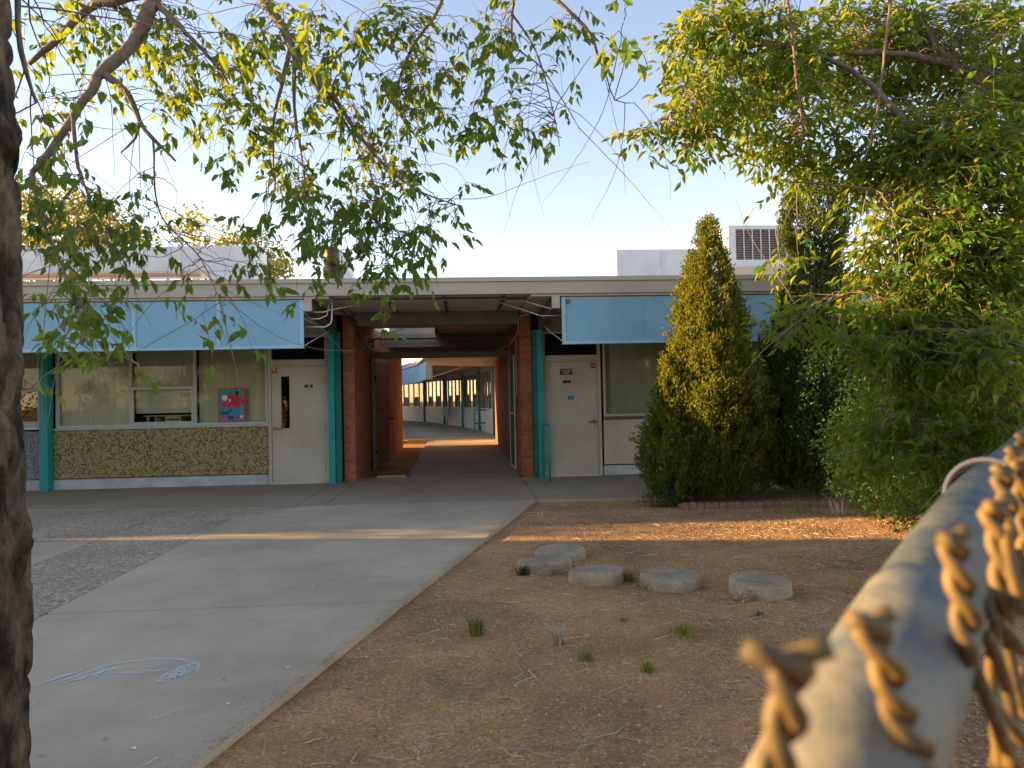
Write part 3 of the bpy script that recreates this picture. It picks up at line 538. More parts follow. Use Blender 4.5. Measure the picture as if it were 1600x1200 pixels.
MB().tube([(1.53, 11.2, 2.29), (1.43, 11.9, 2.5), (1.40, 12.6, 2.68)], .010, 6).build('brace', M['conduit'], B)
# conduits and cables
def conduit(pts, r=.011, m='conduit', name='conduit'): return MB().tube(pts, r, 6).build(name, M[m], B, smooth=True)
conduit([(-2.37, 11.3, 2.80), (-2.10, 11.3, 2.80), (-2.0, 11.34, 2.84), (-1.55, 11.7, 2.97)])
conduit([(-2.37, 11.3, 2.70), (-2.16, 11.3, 2.70), (-2.06, 11.32, 2.75), (-2.02, 11.4, 2.97)])
conduit([(-2.37, 11.3, 2.575), (-2.08, 11.3, 2.575), (-2.0, 11.3, 2.62), (-1.98, 11.3, 2.68), (-1.98, 11.35, 2.97)], .013)
conduit([(1.53, 11.3, 2.81), (1.36, 11.3, 2.81), (1.28, 11.33, 2.84), (.98, 11.5, 2.955), (.90, 11.55, 2.965), (.70, 11.6, 2.965)])
conduit([(1.53, 11.3, 2.70), (1.22, 11.3, 2.70), (1.12, 11.33, 2.735), (.55, 11.7, 2.985)], .008)
conduit([(-2.9, 11.3, 2.975), (-1, 11.3, 2.965), (.2, 11.3, 2.962), (.7, 11.3, 2.97)], .006, 'metal', 'cable')
conduit([(-2.05, 12.2, 3.0), (-1.9, 13.2, 2.86), (-1.88, 13.6, 2.64), (-1.86, 14.4, 2.56), (-1.8, 15.9, 2.45)], .012, 'black', 'cable')
conduit([(-2.2, 11.6, 3.0), (-1.98, 12.8, 2.90), (-1.9, 13.5, 2.70), (-1.85, 14.6, 2.50), (-1.7, 16.2, 2.42)], .010, 'metal', 'cable')
conduit([(-2.12, 11.5, 3.0), (-1.94, 12.9, 2.86), (-1.88, 13.4, 2.62), (-1.85, 14.5, 2.44)], .008, 'black', 'cable')
conduit([(-1.85, 14.4, 2.56), (-1.5, 14.8, 2.78), (-1.2, 15.1, 2.9)], .007, 'black', 'cable')
conduit([(1.30, 12.6, 2.93), (1.0, 13.0, 2.88), (.985, 13.1, 2.62), (.93, 14.6, 2.5), (.60, 15.6, 2.45)], .008)
conduit([(1.01, 14.1, 2.6), (1.01, 14.1, 1.45)], .010); part('junction_box', M['maroon'], .985, 1.022, 14.06, 14.14, 1.32, 1.46)
# passage beams, joists over the open bay
part('passage_beam', M['beam'], -1.94, 1.01, 13.30, 13.46, 2.79, 3.02)
part('skylight_curb', M['beam'], -1.94, -.6, 19.55, 19.6, 2.84, 3.5)
for y in (17.7, 18.7, 19.7, 20.9, 22.2, 23.5):
    part('joist', M['beam'], -1.94, 1.01, y, y+.09, 2.79, 3.02)
part('joist', M['beam'], -.62, -.56, 16.3, 19.6, 2.9, 3.2)

# ------------------------------------------------------------------ brick walls
BL, BHh, BT, CO, MJ = .194, .0577, .09, .0677, .0095
def shared_box(sx, sy, sz, m):
    mb = MB().box(-sx/2, sx/2, -sy/2, sy/2, -sz/2, sz/2); me = bpy.data.meshes.new('brick'); me.from_pydata(mb.v, [], mb.f); me.materials.append(m); return me
def brick_wall(x0, x1, y1, inner, label):
    """wall slab from D0 to y1; inner = +1 when the passage side faces +X"""
    w = empty('brick_wall', ((x0+x1)/2, D0, 0), label, 'brick wall')
    xo = .006
    box('core', M['mortar'], w, x0+xo, x1-xo, D0-.03+xo, y1-xo, -.05, 3.02)
    me_s = shared_box(BL, .09, BHh, M['brick']); me_h = shared_box(.0925, .19, BHh, M['brick']); me_y = shared_box(.09, BL, BHh, M['brick']); me_hy = shared_box(.09, .0925, BHh, M['brick'])
    far = MB(); nobj = 0
    face = x1 if inner > 0 else x0
    def place(me, x, y, z, dims):
        nonlocal nobj
        x += random.uniform(-.0012, .0012); y += random.uniform(-.0012, .0012)
        if nobj < 300:
            o = bpy.data.objects.new('brick', me); C.objects.link(o); o.parent = w; o.location = (x-w.location.x, y-D0, z); nobj += 1
        else: far.box(x-dims[0]/2, x+dims[0]/2, y-dims[1]/2, y+dims[1]/2, z-dims[2]/2, z+dims[2]/2)
    rows = int(3.02/CO)
    items = []
    yf = D0-.03
    for r in range(rows):
        z = (r+.5)*CO
        if r % 2: items.append((0, me_s, (x0+x1)/2, yf+.045, z, (BL, .09, BHh)))
        else:
            items.append((0, me_h, x0+.048, yf+.095, z, (.0925, .19, BHh))); items.append((0, me_h, x1-.048, yf+.095, z, (.0925, .19, BHh)))
        y = yf+(.10 if r % 2 else .20); cx = face-inner*.045
        while y+BL < y1:
            items.append((y+abs(z-1.4)*.3, me_y, cx, y+BL/2, z, (.09, BL, BHh))); y += BL+MJ
        if y1-y > .04: far.box(cx-.045, cx+.045, y, y1-.001, z-BHh/2, z+BHh/2)
    items.sort(key=lambda t: t[0])
    for it in items: place(*it[1:])
    far.build('brick', M['brick'], w, kind='stuff')
    return w
brick_wall(-2.15, -1.945, 23.5, 1, 'long red brick wall on the left side of the covered passage')
brick_wall(1.03, 1.235, 24.7, -1, 'red brick wall on the right side of the passage, beside the plain door')

# ------------------------------------------------------------------ gates
def gate(hx, hy, fx, fy, z0, z1, label, m):
    g = empty('metal_gate', (hx, hy, z0), label, 'gate', 'open gates of the passage')
    a = Vector((hx, hy, 0)); b = Vector((fx, fy, 0)); r = .02
    P = lambda t, z: tuple(a.lerp(b, t)+Vector((0, 0, z)))
    MB().tube([P(0, z0), P(0, z1), P(1, z1), P(1, z0), P(0, z0)], r, 8).build('gate_frame', m, g)
    MB().tube([P(0, 1.13), P(1, 1.13)], .016, 8).build('cross_rail', m, g)
    mb = MB(); L = (b-a).length; H = z1-z0; st = .07
    n = int((L+H)/st)
    for i in range(n):
        for sgn in (0, 1):
            t0 = i*st-H; p = []
            u0, v0 = (max(t0, 0), max(-t0, 0)); u1 = min(L, t0+H); v1 = u1-t0
            if u1 <= u0: continue
            q = [(u0, v0), (u1, v1)]
            if sgn: q = [(L-u, v) for u, v in q]
            mb.tube([P(u/L, z0+v) for u, v in q], .0026, 3, False)
    mb.build('wire_mesh', M['gate'], g)
    return g
g1 = gate(-1.87, 15.70, -1.73, 17.0, .06, 2.27, 'dark mesh gate leaf folded back against the left brick wall', M['gate'])
box('latch', M['black'], g1, -1.72, -1.60, 16.9, 16.93, 1.02, 1.06)
MB().tube([(-1.895, 15.5, 0), (-1.895, 15.5, 2.32)], .035, 8).build('hinge_post', M['gate'], g1)
for z in (.35, 1.9): box('hinge', M['black'], g1, -1.90, -1.83, 15.56, 15.66, z, z+.07)
g2 = gate(.975, 15.65, .99, 14.40, .05, 2.28, 'mesh gate leaf with pale tube frame against the right brick wall', M['galvtube'])
for z in (.35, 1.05, 1.9): box('hinge', M['black'], g2, .985, 1.025, 15.5, 15.6, z, z+.07)
tr = empty('transom_screen', (-.46, 15.75, 2.32), 'steel header with wire mesh screen above the passage gates', 'gate header')
box('header_beam', M['beam'], tr, -1.94, 1.02, 15.72, 15.80, 2.33, 2.465)
box('top_rail', M['beam'], tr, -1.94, 1.02, 15.74, 15.78, 2.735, 2.765)
for x in (-1.92, -.40, .97): box('upright', M['beam'], tr, x, x+.035, 15.742, 15.778, 2.467, 2.733)
mb = MB()
for i in range(75):
    x = -1.94+i*.045
    for s_ in (-1, 1):
        xa = x; xb = x+s_*.135
        if -1.94 <= xb <= 1.0 and xa <= 1.0: mb.tube([(xa, 15.76, 2.467), (xb, 15.76, 2.733)], .0028, 3, False)
mb.build('wire_mesh', M['metal'], tr)

# ------------------------------------------------------------------ handrail by the door
def handrail(x, y0, y1, ztop, label, loc):
    h = empty('handrail', loc, label, 'handrail', 'teal pipe handrails')
    return h
h1 = handrail(0, 0, 0, 0, 'short teal pipe handrail standing beside the plain cream door', (1.40, 12.8, 0))
MB().tube([(1.395, 13.10, 0), (1.395, 13.10, .93), (1.40, 13.06, .965), (1.43, 12.56, .965), (1.435, 12.52, .93), (1.435, 12.52, 0)], .022, 10).build('rail', M['teal'], h1, smooth=True)
MB().tube([(1.395, 13.10, .45), (1.435, 12.52, .45)], .018, 8).build('cross_rail', M['teal'], h1)
h2 = handrail(0, 0, 0, 0, 'far teal pipe handrail in front of the curved classroom wall', (.8, 31.5, 0))
MB().tube([(.42, 31.0, 0), (.42, 31.0, .98), (.99, 31.9, .98), (.99, 31.9, 0)], .035, 8).build('rail', M['teal'], h2)
MB().tube([(.42, 31.0, .42), (.99, 31.9, .42)], .028, 8).build('cross_rail', M['teal'], h2)

# ------------------------------------------------------------------ curved classroom wing behind the passage
RB = empty('classroom_wing', (1, 30, 0), 'curved classroom wing with white wall panels and tall windows beyond the passage', 'building')
ring = [(1.26, 24.6), (1.22, 28.7), (.76, 33.9), (-.03, 38.5), (-1.13, 43.8), (-2.64, 50.0), (-4.9, 56)]
M['greyblind'] = mat('grey blue blind', (.46, .52, .54), (.40, .46, .48), 3, rough=.8)
def seg(name, a, b, t0, t1, off0, off1, z0, z1, m):
    """box along wall chord a-b between fractions, offset outwards"""
    a = Vector((*a, 0)); b = Vector((*b, 0)); d = (b-a); n = Vector((-d.y, d.x, 0)).normalized()  # towards courtyard (left)
    p0 = a+d*t0; p1 = a+d*t1
    q = [(p0+n*off0), (p1+n*off0), (p1+n*off1), (p0+n*off1)]
    return MB().prism([(v.x, v.y) for v in q], z0, z1).build(name, M[m] if isinstance(m, str) else m, RB)
for i in range(len(ring)-1):
    a, b = ring[i], ring[i+1]; L = (Vector(b)-Vector(a)).length
    f = .06/L
    seg('curb', a, b, f, 1-f, -.1, .0, -.02, .2, 'white')
    seg('wall_panel', a, b, 1.2*f, 1-1.2*f, -.06, .03, .215, .99, 'white')
    seg('sill', a, b, f, 1-f, -.1, .04, 1.0, 1.05, 'alu')
    seg('wall_head', a, b, f, 1-f, -.1, .0, 2.62, 3.02, 'cream')
    seg('post', a, b, -f*.8, f*.8, -.05, .12, -.02, 2.72, 'teal')
    nm = 5
    for k_ in range(nm+1):
        t = f*1.2+(1-2.4*f)*k_/nm
        seg('mullion', a, b, t-.022/L, t+.022/L, -.05, .03, 1.051, 2.618, 'alu')
    for k_ in range(nm):
        t0 = f*1.2+(1-2.4*f)*k_/nm+.03/L; t1 = f*1.2+(1-2.4*f)*(k_+1)/nm-.03/L
        seg('pane', a, b, t0, t1, -.02, -.012, 1.052, 2.617, 'glass')
        seg('blind', a, b, t0, t1, -.16, -.14, 1.06, 2.15, 'greyblind')
        if k_ in (1, 3):
            seg('sash', a, b, t0, t1, -.01, .02, 1.66, 1.70, 'white'); seg('sash_pane', a, b, t0+.02/L, t1-.02/L, -.008, .0, 1.06, 1.655, 'darkgrey')
    seg('room_wall', a, b, 0, 1, -1.2, -1.15, 0, 3.0, 'dark')
ctr = [(-1.45, 29.0), (-2.0, 33.2), (-3.15, 38), (-4.4, 43), (-6.0, 49)]
fas = [(-1.49, 28.9), (-1.5, 28.95)]+[(x-.04, y) for x, y in ctr[1:]]
MB().prism([(-1.5, 27.9), (-2.06, 33.2), (-3.2, 38), (-4.45, 43), (-6.05, 49), (-9, 56), (2, 60), (8, 45), (9, 26), (-1.3, 25.7)], 3.03, 3.25).build('roof', M['soffit'], RB)
for i in range(len(ring)-2):
    p = ring[i+1]; q = ctr[i] if i < len(ctr) else ctr[-1]
    dv = (Vector(q)-Vector(p)); n = Vector((-dv.y, dv.x)).normalized()*.07
    lo = [(*(Vector(p)+n), 2.70), (*(Vector(p)+n), 3.02), (*(Vector(q)+n), 3.02), (*(Vector(q)+n), 2.82)]
    hi = [(*(Vector(p)-n), 2.70), (*(Vector(p)-n), 3.02), (*(Vector(q)-n), 3.02), (*(Vector(q)-n), 2.82)]
    MB().hull(lo, hi).build('outrigger', M['fascia'], RB)
rs = empty('sunshade', (-1.5, 29, 2.25), 'curved pale blue sunshade seen through the passage opening', 'sunshade', 'pale blue sunshades under the roof edge')
for a, b in zip(ctr[:-1], ctr[1:]):
    for t in (0, .25, .5, .75):
        p0 = Vector(a).lerp(Vector(b), t); p1 = Vector(a).lerp(Vector(b), t+.245); n = Vector((p0.y-p1.y, p1.x-p0.x)).normalized()*.03
        MB().prism([tuple(p0-n), tuple(p1-n), tuple(p1+n), tuple(p0+n)], 2.26, 3.0).build('panel', M['blue'], rs)
box('end_trim', M['fascia'], rs, -1.43, -1.22, 28.93, 29.0, 2.25, 3.0)
MB().tube([(-1.40, 28.9, 2.28), (.55, 28.9, 2.92)], .02, 6).build('brace', M['fascia'], rs)
box('fuse_box', M['sheet'], RB, -1.18, -.86, 42.1, 42.3, .5, 1.02, label='grey metal electrical box on the far wall'); MB().tube([(-1.0, 42.2, .5), (-1.0, 42.2, 0)], .06, 6).build('conduit', M['sheet'], RB)

# ------------------------------------------------------------------ unseen blocks added out of frame on the left to cut the low sun
M['stucco'] = mat('pale stucco', (.46, .42, .35), (.40, .36, .30), 2, rough=.9, bump=.2)
gb = empty('shade_block', (-18, 3, 0), 'added unseen stucco block that shades the yard from the left', 'building')
box('wall', M['stucco'], gb, -24, -14, 3.5, 9.75, -.1, 4.8); box('roof', M['fascia'], gb, -24.3, -13.8, 3.4, 9.85, 4.8, 4.95)
for y in (4.2, 6.0, 7.8): box('window', M['darkglass'], gb, -14.0, -13.97, y, y+1.3, 1.1, 2.5)
cb = empty('shade_block', (-12, 34, 0), 'added unseen stucco block that shades the rear courtyard from the left', 'building')
box('wall', M['stucco'], cb, -20, -9, 29.1, 58, -.1, 4.2); box('roof', M['fascia'], cb, -20.2, -8.8, 28.9, 58.2, 4.2, 4.35)
for y in range(32, 56, 4): box('window', M['darkglass'], cb, -9.0, -8.97, y, y+2.2, 1.0, 2.6)

# ------------------------------------------------------------------ things on the roof
ud = empty('roof_duct', (-6.4, 15, 3.22), 'long pale sheet metal air duct on the roof above the mosaic wall', 'air duct')
for i, (a, b) in enumerate(((-12.5, -10.2), (-10.2, -8.1), (-8.1, -6.9), (-6.9, -5.6), (-5.6, -4.17))):
    bevel(box('duct_section', M['sheet'], ud, a+.004, b-.004, 15, 15.9, 4.10, 4.60), .01)
    box('flange', M['sheet'], ud, b-.03, b+.03, 14.975, 15.93, 4.075, 4.625)
box('duct_drop', M['sheet'], ud, -5.05, -4.17, 15.01, 15.89, 3.22, 4.095)
for x in (-11.9, -9.5, -7.4, -5.9): box('leg', M['sheet'], ud, x, x+.05, 15.1, 15.15, 3.22, 4.098)
rp = empty('roof_pipe', (-8, 14.7, 3.22), 'faded pink pipe running along the roof under the duct', 'pipe')
MB().tube([(-14, 14.7, 3.98), (-5.1, 14.7, 3.98)], .04, 8).build('pipe', M['pinkpipe'], rp)
for x in (-12, -9, -6.8): box('leg', M['pinkpipe'], rp, x, x+.04, 14.68, 14.72, 3.22, 3.95)
bx = tag(bevel(MB().box(3.2, 5.45, 15.0, 15.75, 3.22, 4.47).build('roof_plenum', M['sheet']), .01), 'low shiny sheet metal box on the roof behind the pointed juniper', 'duct box')
box('seam', M['sheet'], bx, 4.15, 4.18, 14.985, 14.999, 3.3, 4.46)
ac = empty('evaporative_cooler', (6.5, 15, 3.22), 'louvred evaporative cooler box standing on the roof between the two junipers', 'air conditioner')
box('base', M['cream'], ac, 5.5, 7.45, 14.95, 16.4, 3.22, 4.08)
fr = MB(); fr.box(5.58, 5.72, 15, 16.3, 4.09, 4.96); fr.box(7.2, 7.34, 15, 16.3, 4.09, 4.96); fr.box(5.72, 7.2, 15, 16.3, 4.88, 4.96); fr.box(5.72, 7.2, 15, 16.3, 4.09, 4.24)
fr.build('housing', M['sheet'], ac); box('core', M['black'], ac, 5.73, 7.19, 15.1, 16.2, 4.25, 4.87)
for i in range(17):
    z = 4.262+i*.037; a = [(5.722, 15.02, z), (5.722, 15.02, z+.006), (5.722, 15.07, z+.032), (5.722, 15.07, z+.026)]
    MB().hull(a, [(7.198, q[1], q[2]) for q in a]).build('slat', M['slat'], ac)
for i in range(9): x = 5.722+i*.1825; box('mullion', M['sheet'], ac, x, x+.016, 15.0, 15.02, 4.24, 4.88)
vp = empty('vent_pipe', (-2.1, 12.2, 3.2), 'stubby dark vent pipe with a coppery sunlit side on the roof edge', 'vent pipe')
MB().tube([(-2.10, 12.2, 3.2), (-2.10, 12.2, 3.64)], .165, 20).build('collar', M['ventpipe'], vp, smooth=True)
MB().tube([(-2.12, 12.2, 3.64), (-2.12, 12.2, 3.93), (-2.12, 12.2, 3.97)], [.125, .125, .09], 20).build('pipe', M['ventpipe'], vp, smooth=True)
wd = [(-2.75, 15, 3.22), (-1.9, 15, 3.22), (-2.45, 15, 4.5), (-2.75, 15, 4.5)]
tag(MB().hull([(x, y, z) for x, y, z in wd], [(x, y+.8, z) for x, y, z in wd]).build('sloped_duct', M['sheet']), 'sloping pale sheet metal duct behind the dark vent pipe', 'duct')

# ------------------------------------------------------------------ poster in the window
po = empty('poster', (-4.09, 13.31, 1.10), 'small blue and red poster with an apple leaning in the window', 'poster')
px0, px1, pz0, pz1 = -4.335, -3.865, 1.115, 1.715
box('border', M['red'], po, px0, px1, 13.325, 13.333, pz0, pz1)
PC = lambda n, c: mat(n, c, rough=.5)
cT, cB, cR, cP, cD, cM = PC('poster teal', (.02, .30, .28)), PC('poster blue', (.02, .25, .45)), PC('poster red', (.48, .02, .04)), PC('poster pink', (.62, .04, .16)), PC('poster navy', (.03, .06, .22)), PC('poster magenta', (.42, .06, .28))
def pp(name, m, pts, l):
    y = 13.3245-l*.0007
    MB().poly([(px0+u*.47, y, pz0+v*.60) for u, v in pts]).build(name, m, po)
def circ(cu, cv, ru, rvv, n=20): return [(cu+ru*math.cos(2*PI*k/n), cv+rvv*math.sin(2*PI*k/n)) for k in range(n)]
pp('print', cT, [(.05, .05), (.93, .05), (.93, .96), (.05, .96)], 0)
pp('print', cB, [(.4, .07), (.92, .07), (.92, .62), (.4, .40)], 1)
pp('print', cR, circ(.66, .62, .27, .20), 2); pp('print', cR, circ(.45, .64, .20, .19), 3)
pp('print', cP, [(.09, .44), (.12, .56), (.25, .66), (.45, .58), (.62, .46), (.4, .42)], 4)
pp('print', M['signwhite'], circ(.24, .72, .11, .085), 5); pp('print', M['signwhite'], circ(.43, .64, .035, .05), 6)
pp('print', M['leafD'], [(.62, .80), (.82, .80), (.80, .90), (.64, .92)], 5)
pp('print', cD, [(.09, .22), (.36, .22), (.52, .40), (.45, .42), (.33, .31), (.09, .31)], 5)
pp('print', cM, [(.08, .11), (.30, .11), (.30, .19), (.08, .19)], 6); pp('print', cD, [(.34, .08), (.56, .08), (.56, .19), (.34, .19)], 7)
pp('print', cM, [(.6, .11), (.78, .11), (.78, .19), (.6, .19)], 7); pp('print', M['signwhite'], [(.81, .11), (.89, .11), (.89, .20), (.81, .20)], 8)

# ------------------------------------------------------------------ concrete discs
discs = [(.85, 6.72, .235, .075, 'pale concrete disc at the back of the row, touching another disc'), (.66, 6.33, .24, .085, 'concrete disc with green weeds at its foot, nearest the path'),
         (1.02, 5.84, .222, .098, 'smooth concrete disc standing third from the path'), (1.56, 5.62, .232, .092, 'tilted concrete disc between the smooth disc and the rightmost one'),
         (2.14, 5.30, .224, .108, 'thick rightmost concrete disc with dry leaves at its foot')]
def disc(x, y, r, hgt, label, i):
    n = 40; mb = MB(); rings = [(r*.99, -.03), (r*1.0, 0.01), (r*.99, hgt-.022), (r*.965, hgt-.006), (r*.9, hgt), (r*.45, hgt-.002)]
    tx, ty = random.uniform(-.03, .03), random.uniform(-.04, .05)
    base = -.05
    for rr, z in rings:
        for k_ in range(n):
            a = 2*PI*k_/n
            w = 1+.022*noise.noise(Vector((math.cos(a)*2.2+i*5, math.sin(a)*2.2, z*6)))+.010*noise.noise(Vector((math.cos(a)*9+i*5, math.sin(a)*9, z*20)))
            zz = z+(.006*noise.noise(Vector((math.cos(a)*rr*20, math.sin(a)*rr*20, i))) if z > .05 else 0)
            X, Y = rr*w*math.cos(a), rr*w*math.sin(a); mb.v.append((X, Y, zz+(tx*X+ty*Y)/r*.4))
    for q in range(len(rings)-1):
        for k_ in range(n): a = q*n+k_; b = q*n+(k_+1) % n; mb.f.append((a, b, b+n, a+n))
    mb.f.append(tuple(range(5*n, 6*n)))
    o = mb.build('stepping_stone', M['stone'], smooth=True); o.location = (x, y, base+.012)
    md = o.modifiers.new('edge', 'EDGE_SPLIT'); md.split_angle = math.radians(55)
    tag(o, label, 'concrete disc', 'concrete discs in the dirt')
for i, d in enumerate(discs): disc(*d, i)

# ------------------------------------------------------------------ scalloped edging
ed = empty('garden_edging', (4.1, 9.1, -.05), 'low scalloped red edging in front of the junipers', 'garden edging')
pts_e = [(2.74, 9.24), (4.35, 9.08), (5.95, 8.55)]
mb = MB(); wv = .088; t_ = .05; prof = [(-wv/2, -.04)]+[(wv/2*math.cos(a), .075+.028*math.sin(a)) for a in np.linspace(PI, 0, 7)]+[(wv/2, -.04)]
mb.hull([(u, 0, v) for u, v in prof], [(u, t_, v) for u, v in prof]); eme = bpy.data.meshes.new('edging_block'); eme.from_pydata(mb.v, [], mb.f); eme.materials.append(M['edging'])
acc = 0
for (ax, ay), (bx_, by_) in zip(pts_e[:-1], pts_e[1:]):
    L = math.hypot(bx_-ax, by_-ay); n = int(L/.0925); ang = math.atan2(by_-ay, bx_-ax)
    for k_ in range(n):
        o = bpy.data.objects.new('edging_block', eme); C.objects.link(o); o.parent = ed
        t = (k_+.5)/n; o.location = (ax+(bx_-ax)*t-4.1, ay+(by_-ay)*t-9.1+random.uniform(-.006, .006), .008+random.uniform(-.008, .004))
        o.rotation_euler = (random.uniform(-.05, .05), random.uniform(-.04, .04), ang+random.uniform(-.05, .05))
MB().prism([(2.78, 9.31), (4.36, 9.15), (5.95, 8.62), (8, 8.4), (8, 9.96), (2.78, 9.96)], -.06, .01).build('soil', M['edging'], ed)

# ------------------------------------------------------------------ trees
def limb_objects(limbs, parent, m, name, cut=2.0):
    samples = []
    for L in limbs:
        pts = [Vector(q[:3]) for q in L]; rr = [q[3] for q in L]
        P, Rr = [], []
        for i in range(len(pts)-1):
            p0 = pts[max(i-1, 0)]; p1 = pts[i]; p2 = pts[i+1]; p3 = pts[min(i+2, len(pts)-1)]
            n = max(2, int((p2-p1).length/.05))
            for k_ in range(n):
                t = k_/n
                q = .5*((2*p1)+(p2-p0)*t+(2*p0-5*p1+4*p2-p3)*t*t+(3*p1-p0-3*p2+p3)*t**3)
                r = rr[i]*(1-t)+rr[i+1]*t
                q = q+Vector((noise.noise(q*9), noise.noise(q*9+Vector((5, 0, 0))), noise.noise(q*9+Vector((0, 7, 0)))))*min(.02, r*.6)
                P.append(q); Rr.append(r*(1+.18*noise.noise(q*14)))
        P.append(pts[-1]); Rr.append(rr[-1])
        o = MB().tube(P, Rr, 10 if rr[0] > .03 else 6).build(name, m, parent, smooth=True)
        samples += [(p, r) for p, r in zip(P, Rr)]
    return samples
def foliage(parent, blobs, samples, leaf_len, leaf_wid, per, droop, lm, tm, nobj, twig_r=.0028, spread=.10, bare=None):
    SP = np.array([s[0] for s in samples]); SR = np.array([s[1] for s in samples]); thin = SR < .035
    SPt = SP[thin]
    tw = MB(); LP, LD, LN, LL, LW = [], [], [], [], []
    for cx, cy, cz, rx, ry, rz, n in blobs:
        for _ in range(n):
            while True:
                q = rng.uniform(-1, 1, 3)
                if q@q < 1: break
            c = np.array([cx, cy, cz])+q*np.array([rx, ry, rz])
            dd = SPt-c; dist = np.linalg.norm(dd, axis=1)+np.where(dd[:, 2] < 0, .6, 0)
            j = int(np.argmin(dist+rng.uniform(0, .25, len(dist)))); a = SPt[j]
            # drooping twig
            dl = np.linalg.norm(c-a); mid = (a+c)/2+np.array([0, 0, .05+.10*dl*rng.uniform(-.5, 1)])+rng.normal(size=3)*(.03+.09*dl)
            ts = np.linspace(0, 1, 9); pts = [(1-t)**2*a+2*t*(1-t)*mid+t*t*c+rng.normal(size=3)*.006 for t in ts]
            ext = pts[-1]-pts[-2]; ext = ext/(np.linalg.norm(ext)+1e-6)*.06+np.array([0, 0, -.05*droop])
            pts += [pts[-1]+ext, pts[-1]+ext*1.8+np.array([0, 0, -.03*droop])]
            tw.tube(pts, list(np.linspace(twig_r*1.5, twig_r*.4, len(pts))), 3, False)
            nsub = max(2, per//5)
            for q_ in range(nsub):
                st = pts[-1-int(rng.integers(0, 4))]; dr = rng.normal(size=3)*np.array([1, 1, .6]); dr[2] -= droop*.6; dr /= np.linalg.norm(dr); L_ = spread*rng.uniform(.5, 1.1)
                e1 = st+dr*L_*.5+rng.normal(size=3)*.006; e2 = e1+(dr+np.array([0, 0, -.35*droop]))*L_*.5
                tw.tube([st, e1, e2], [twig_r*.5, twig_r*.4, twig_r*.25], 3, False)
                nl = int(round(per/nsub))+int(rng.integers(-1, 2))
                for i in range(nl):
                    t = (i+.7)/max(nl, 1)*2; b = st+(e1-st)*t if t < 1 else e1+(e2-e1)*(t-1)
                    sd_ = np.cross(dr, [0, 0, 1]); sd_ = sd_/(np.linalg.norm(sd_)+1e-6)*(1 if i % 2 else -1)
                    ld = dr*.5+sd_*rng.uniform(.3, .9)+rng.normal(size=3)*.3; ld[2] -= droop*rng.uniform(.3, 1.3)
                    if i == nl-1: ld = dr+np.array([0, 0, -.5*droop])
                    LP.append(b); LD.append(ld); LN.append(rng.normal(size=3)*.6+np.array([0, 0, 1]))
                    l = leaf_len*rng.uniform(.5, 1.2); LL.append(l); LW.append(l*leaf_wid*rng.uniform(.75, 1.25))
    LP, LD, LN, LL, LW = map(np.array, (LP, LD, LN, LL, LW))
    tw.build('twig', tm, parent, kind='stuff')
    # the leaves that show largest are single parts, the rest one mass
    d = np.linalg.norm(LP-np.array([0, 0, EYE]), axis=1)/LL; order = np.argsort(d)
    near, rest = order[:nobj], order[nobj:]
    off = np.array(parent.location)
    V, F = leaves(LP[rest], LD[rest], LN[rest], LL[rest], LW[rest]); np_mesh('leaf', V, F, lm, parent, 'stuff', off=off)
    lme = bpy.data.meshes.new('leaf'); T = LEAF8*np.array([1, leaf_wid, 1]); lme.from_pydata([tuple(v) for v in T], [], [tuple(map(int, q)) for q in LF4]+[tuple(map(int, q)) for q in LF3]); lme.materials.append(lm)
    D_, S_, U_ = frames(LD[near], LN[near])
    for i, k_ in enumerate(near):
        o = bpy.data.objects.new('leaf', lme); C.objects.link(o); o.parent = parent
        m4 = Matrix.Identity(4)
        for r in range(3):
            m4[r][0] = D_[i][r]; m4[r][1] = S_[i][r]; m4[r][2] = U_[i][r]
        s = LL[k_]; o.matrix_local = Matrix.Translation(Vector(LP[k_]-off)) @ m4 @ Matrix.Diagonal((s, s, s, 1))
tl = empty('shade_tree', (TRUNK[0][0], TRUNK[0][1], 0), 'near dark rough-barked tree whose drooping leafy branches hang over the yard', 'tree')
# trunk with deep plates of bark
tp = [Vector(q) for q in TRUNK]; nv, nu = 420, 110; V = []
zt = np.linspace(-.1, 3.4, nv)
tz = [q.z for q in tp]; tX = [q.x for q in tp]; tY = [q.y for q in tp]
for z in zt:
    cx = np.interp(z, tz, tX); cyy = np.interp(z, tz, tY); R0 = .20*(1+.18*max(0, .5-z)**2*4)
    for k_ in range(nu):
        a = 2*PI*k_/nu; p = Vector((math.cos(a)*3.0, math.sin(a)*3.0, z*2.1))
        q = p*1.35+Vector((noise.noise(p*2), noise.noise(p*2+Vector((9, 0, 0))), 0))*.5
        rid = 1-abs(noise.noise(q))*2; rid2 = 1-abs(noise.noise(q*2.6+Vector((3, 3, 3))))*2
        h = -.030*max(0, rid)**3+-.014*max(0, rid2)**3+.012*noise.noise(p*.5)+.006*noise.noise(p*7)+.02*max(0, noise.noise(Vector((a*1.2, z*1.1, 4)))-.25)
        for (kz, ka, ks) in ((2.17, 0.1, .05), (1.08, .15, .03), (1.52, .0, .025)): h += ks*math.exp(-((z-kz)/.05)**2-((math.remainder(a-ka, 2*PI))/.22)**2)
        r = R0+h; V.append((cx+r*math.cos(a), cyy+r*math.sin(a), z))
ii = (np.arange(nv-1)[:, None]*nu+np.arange(nu)[None]); jj = (np.arange(nv-1)[:, None]*nu+(np.arange(nu)[None]+1) % nu)
np_mesh('trunk', np.array(V), [np.stack([ii, jj, jj+nu, ii+nu], -1).reshape(-1, 4)], M['bark'], tl, smooth=True, off=tl.location)
LT = Vector((np.interp(3.3, tz, tX), np.interp(3.3, tz, tY), 3.3))
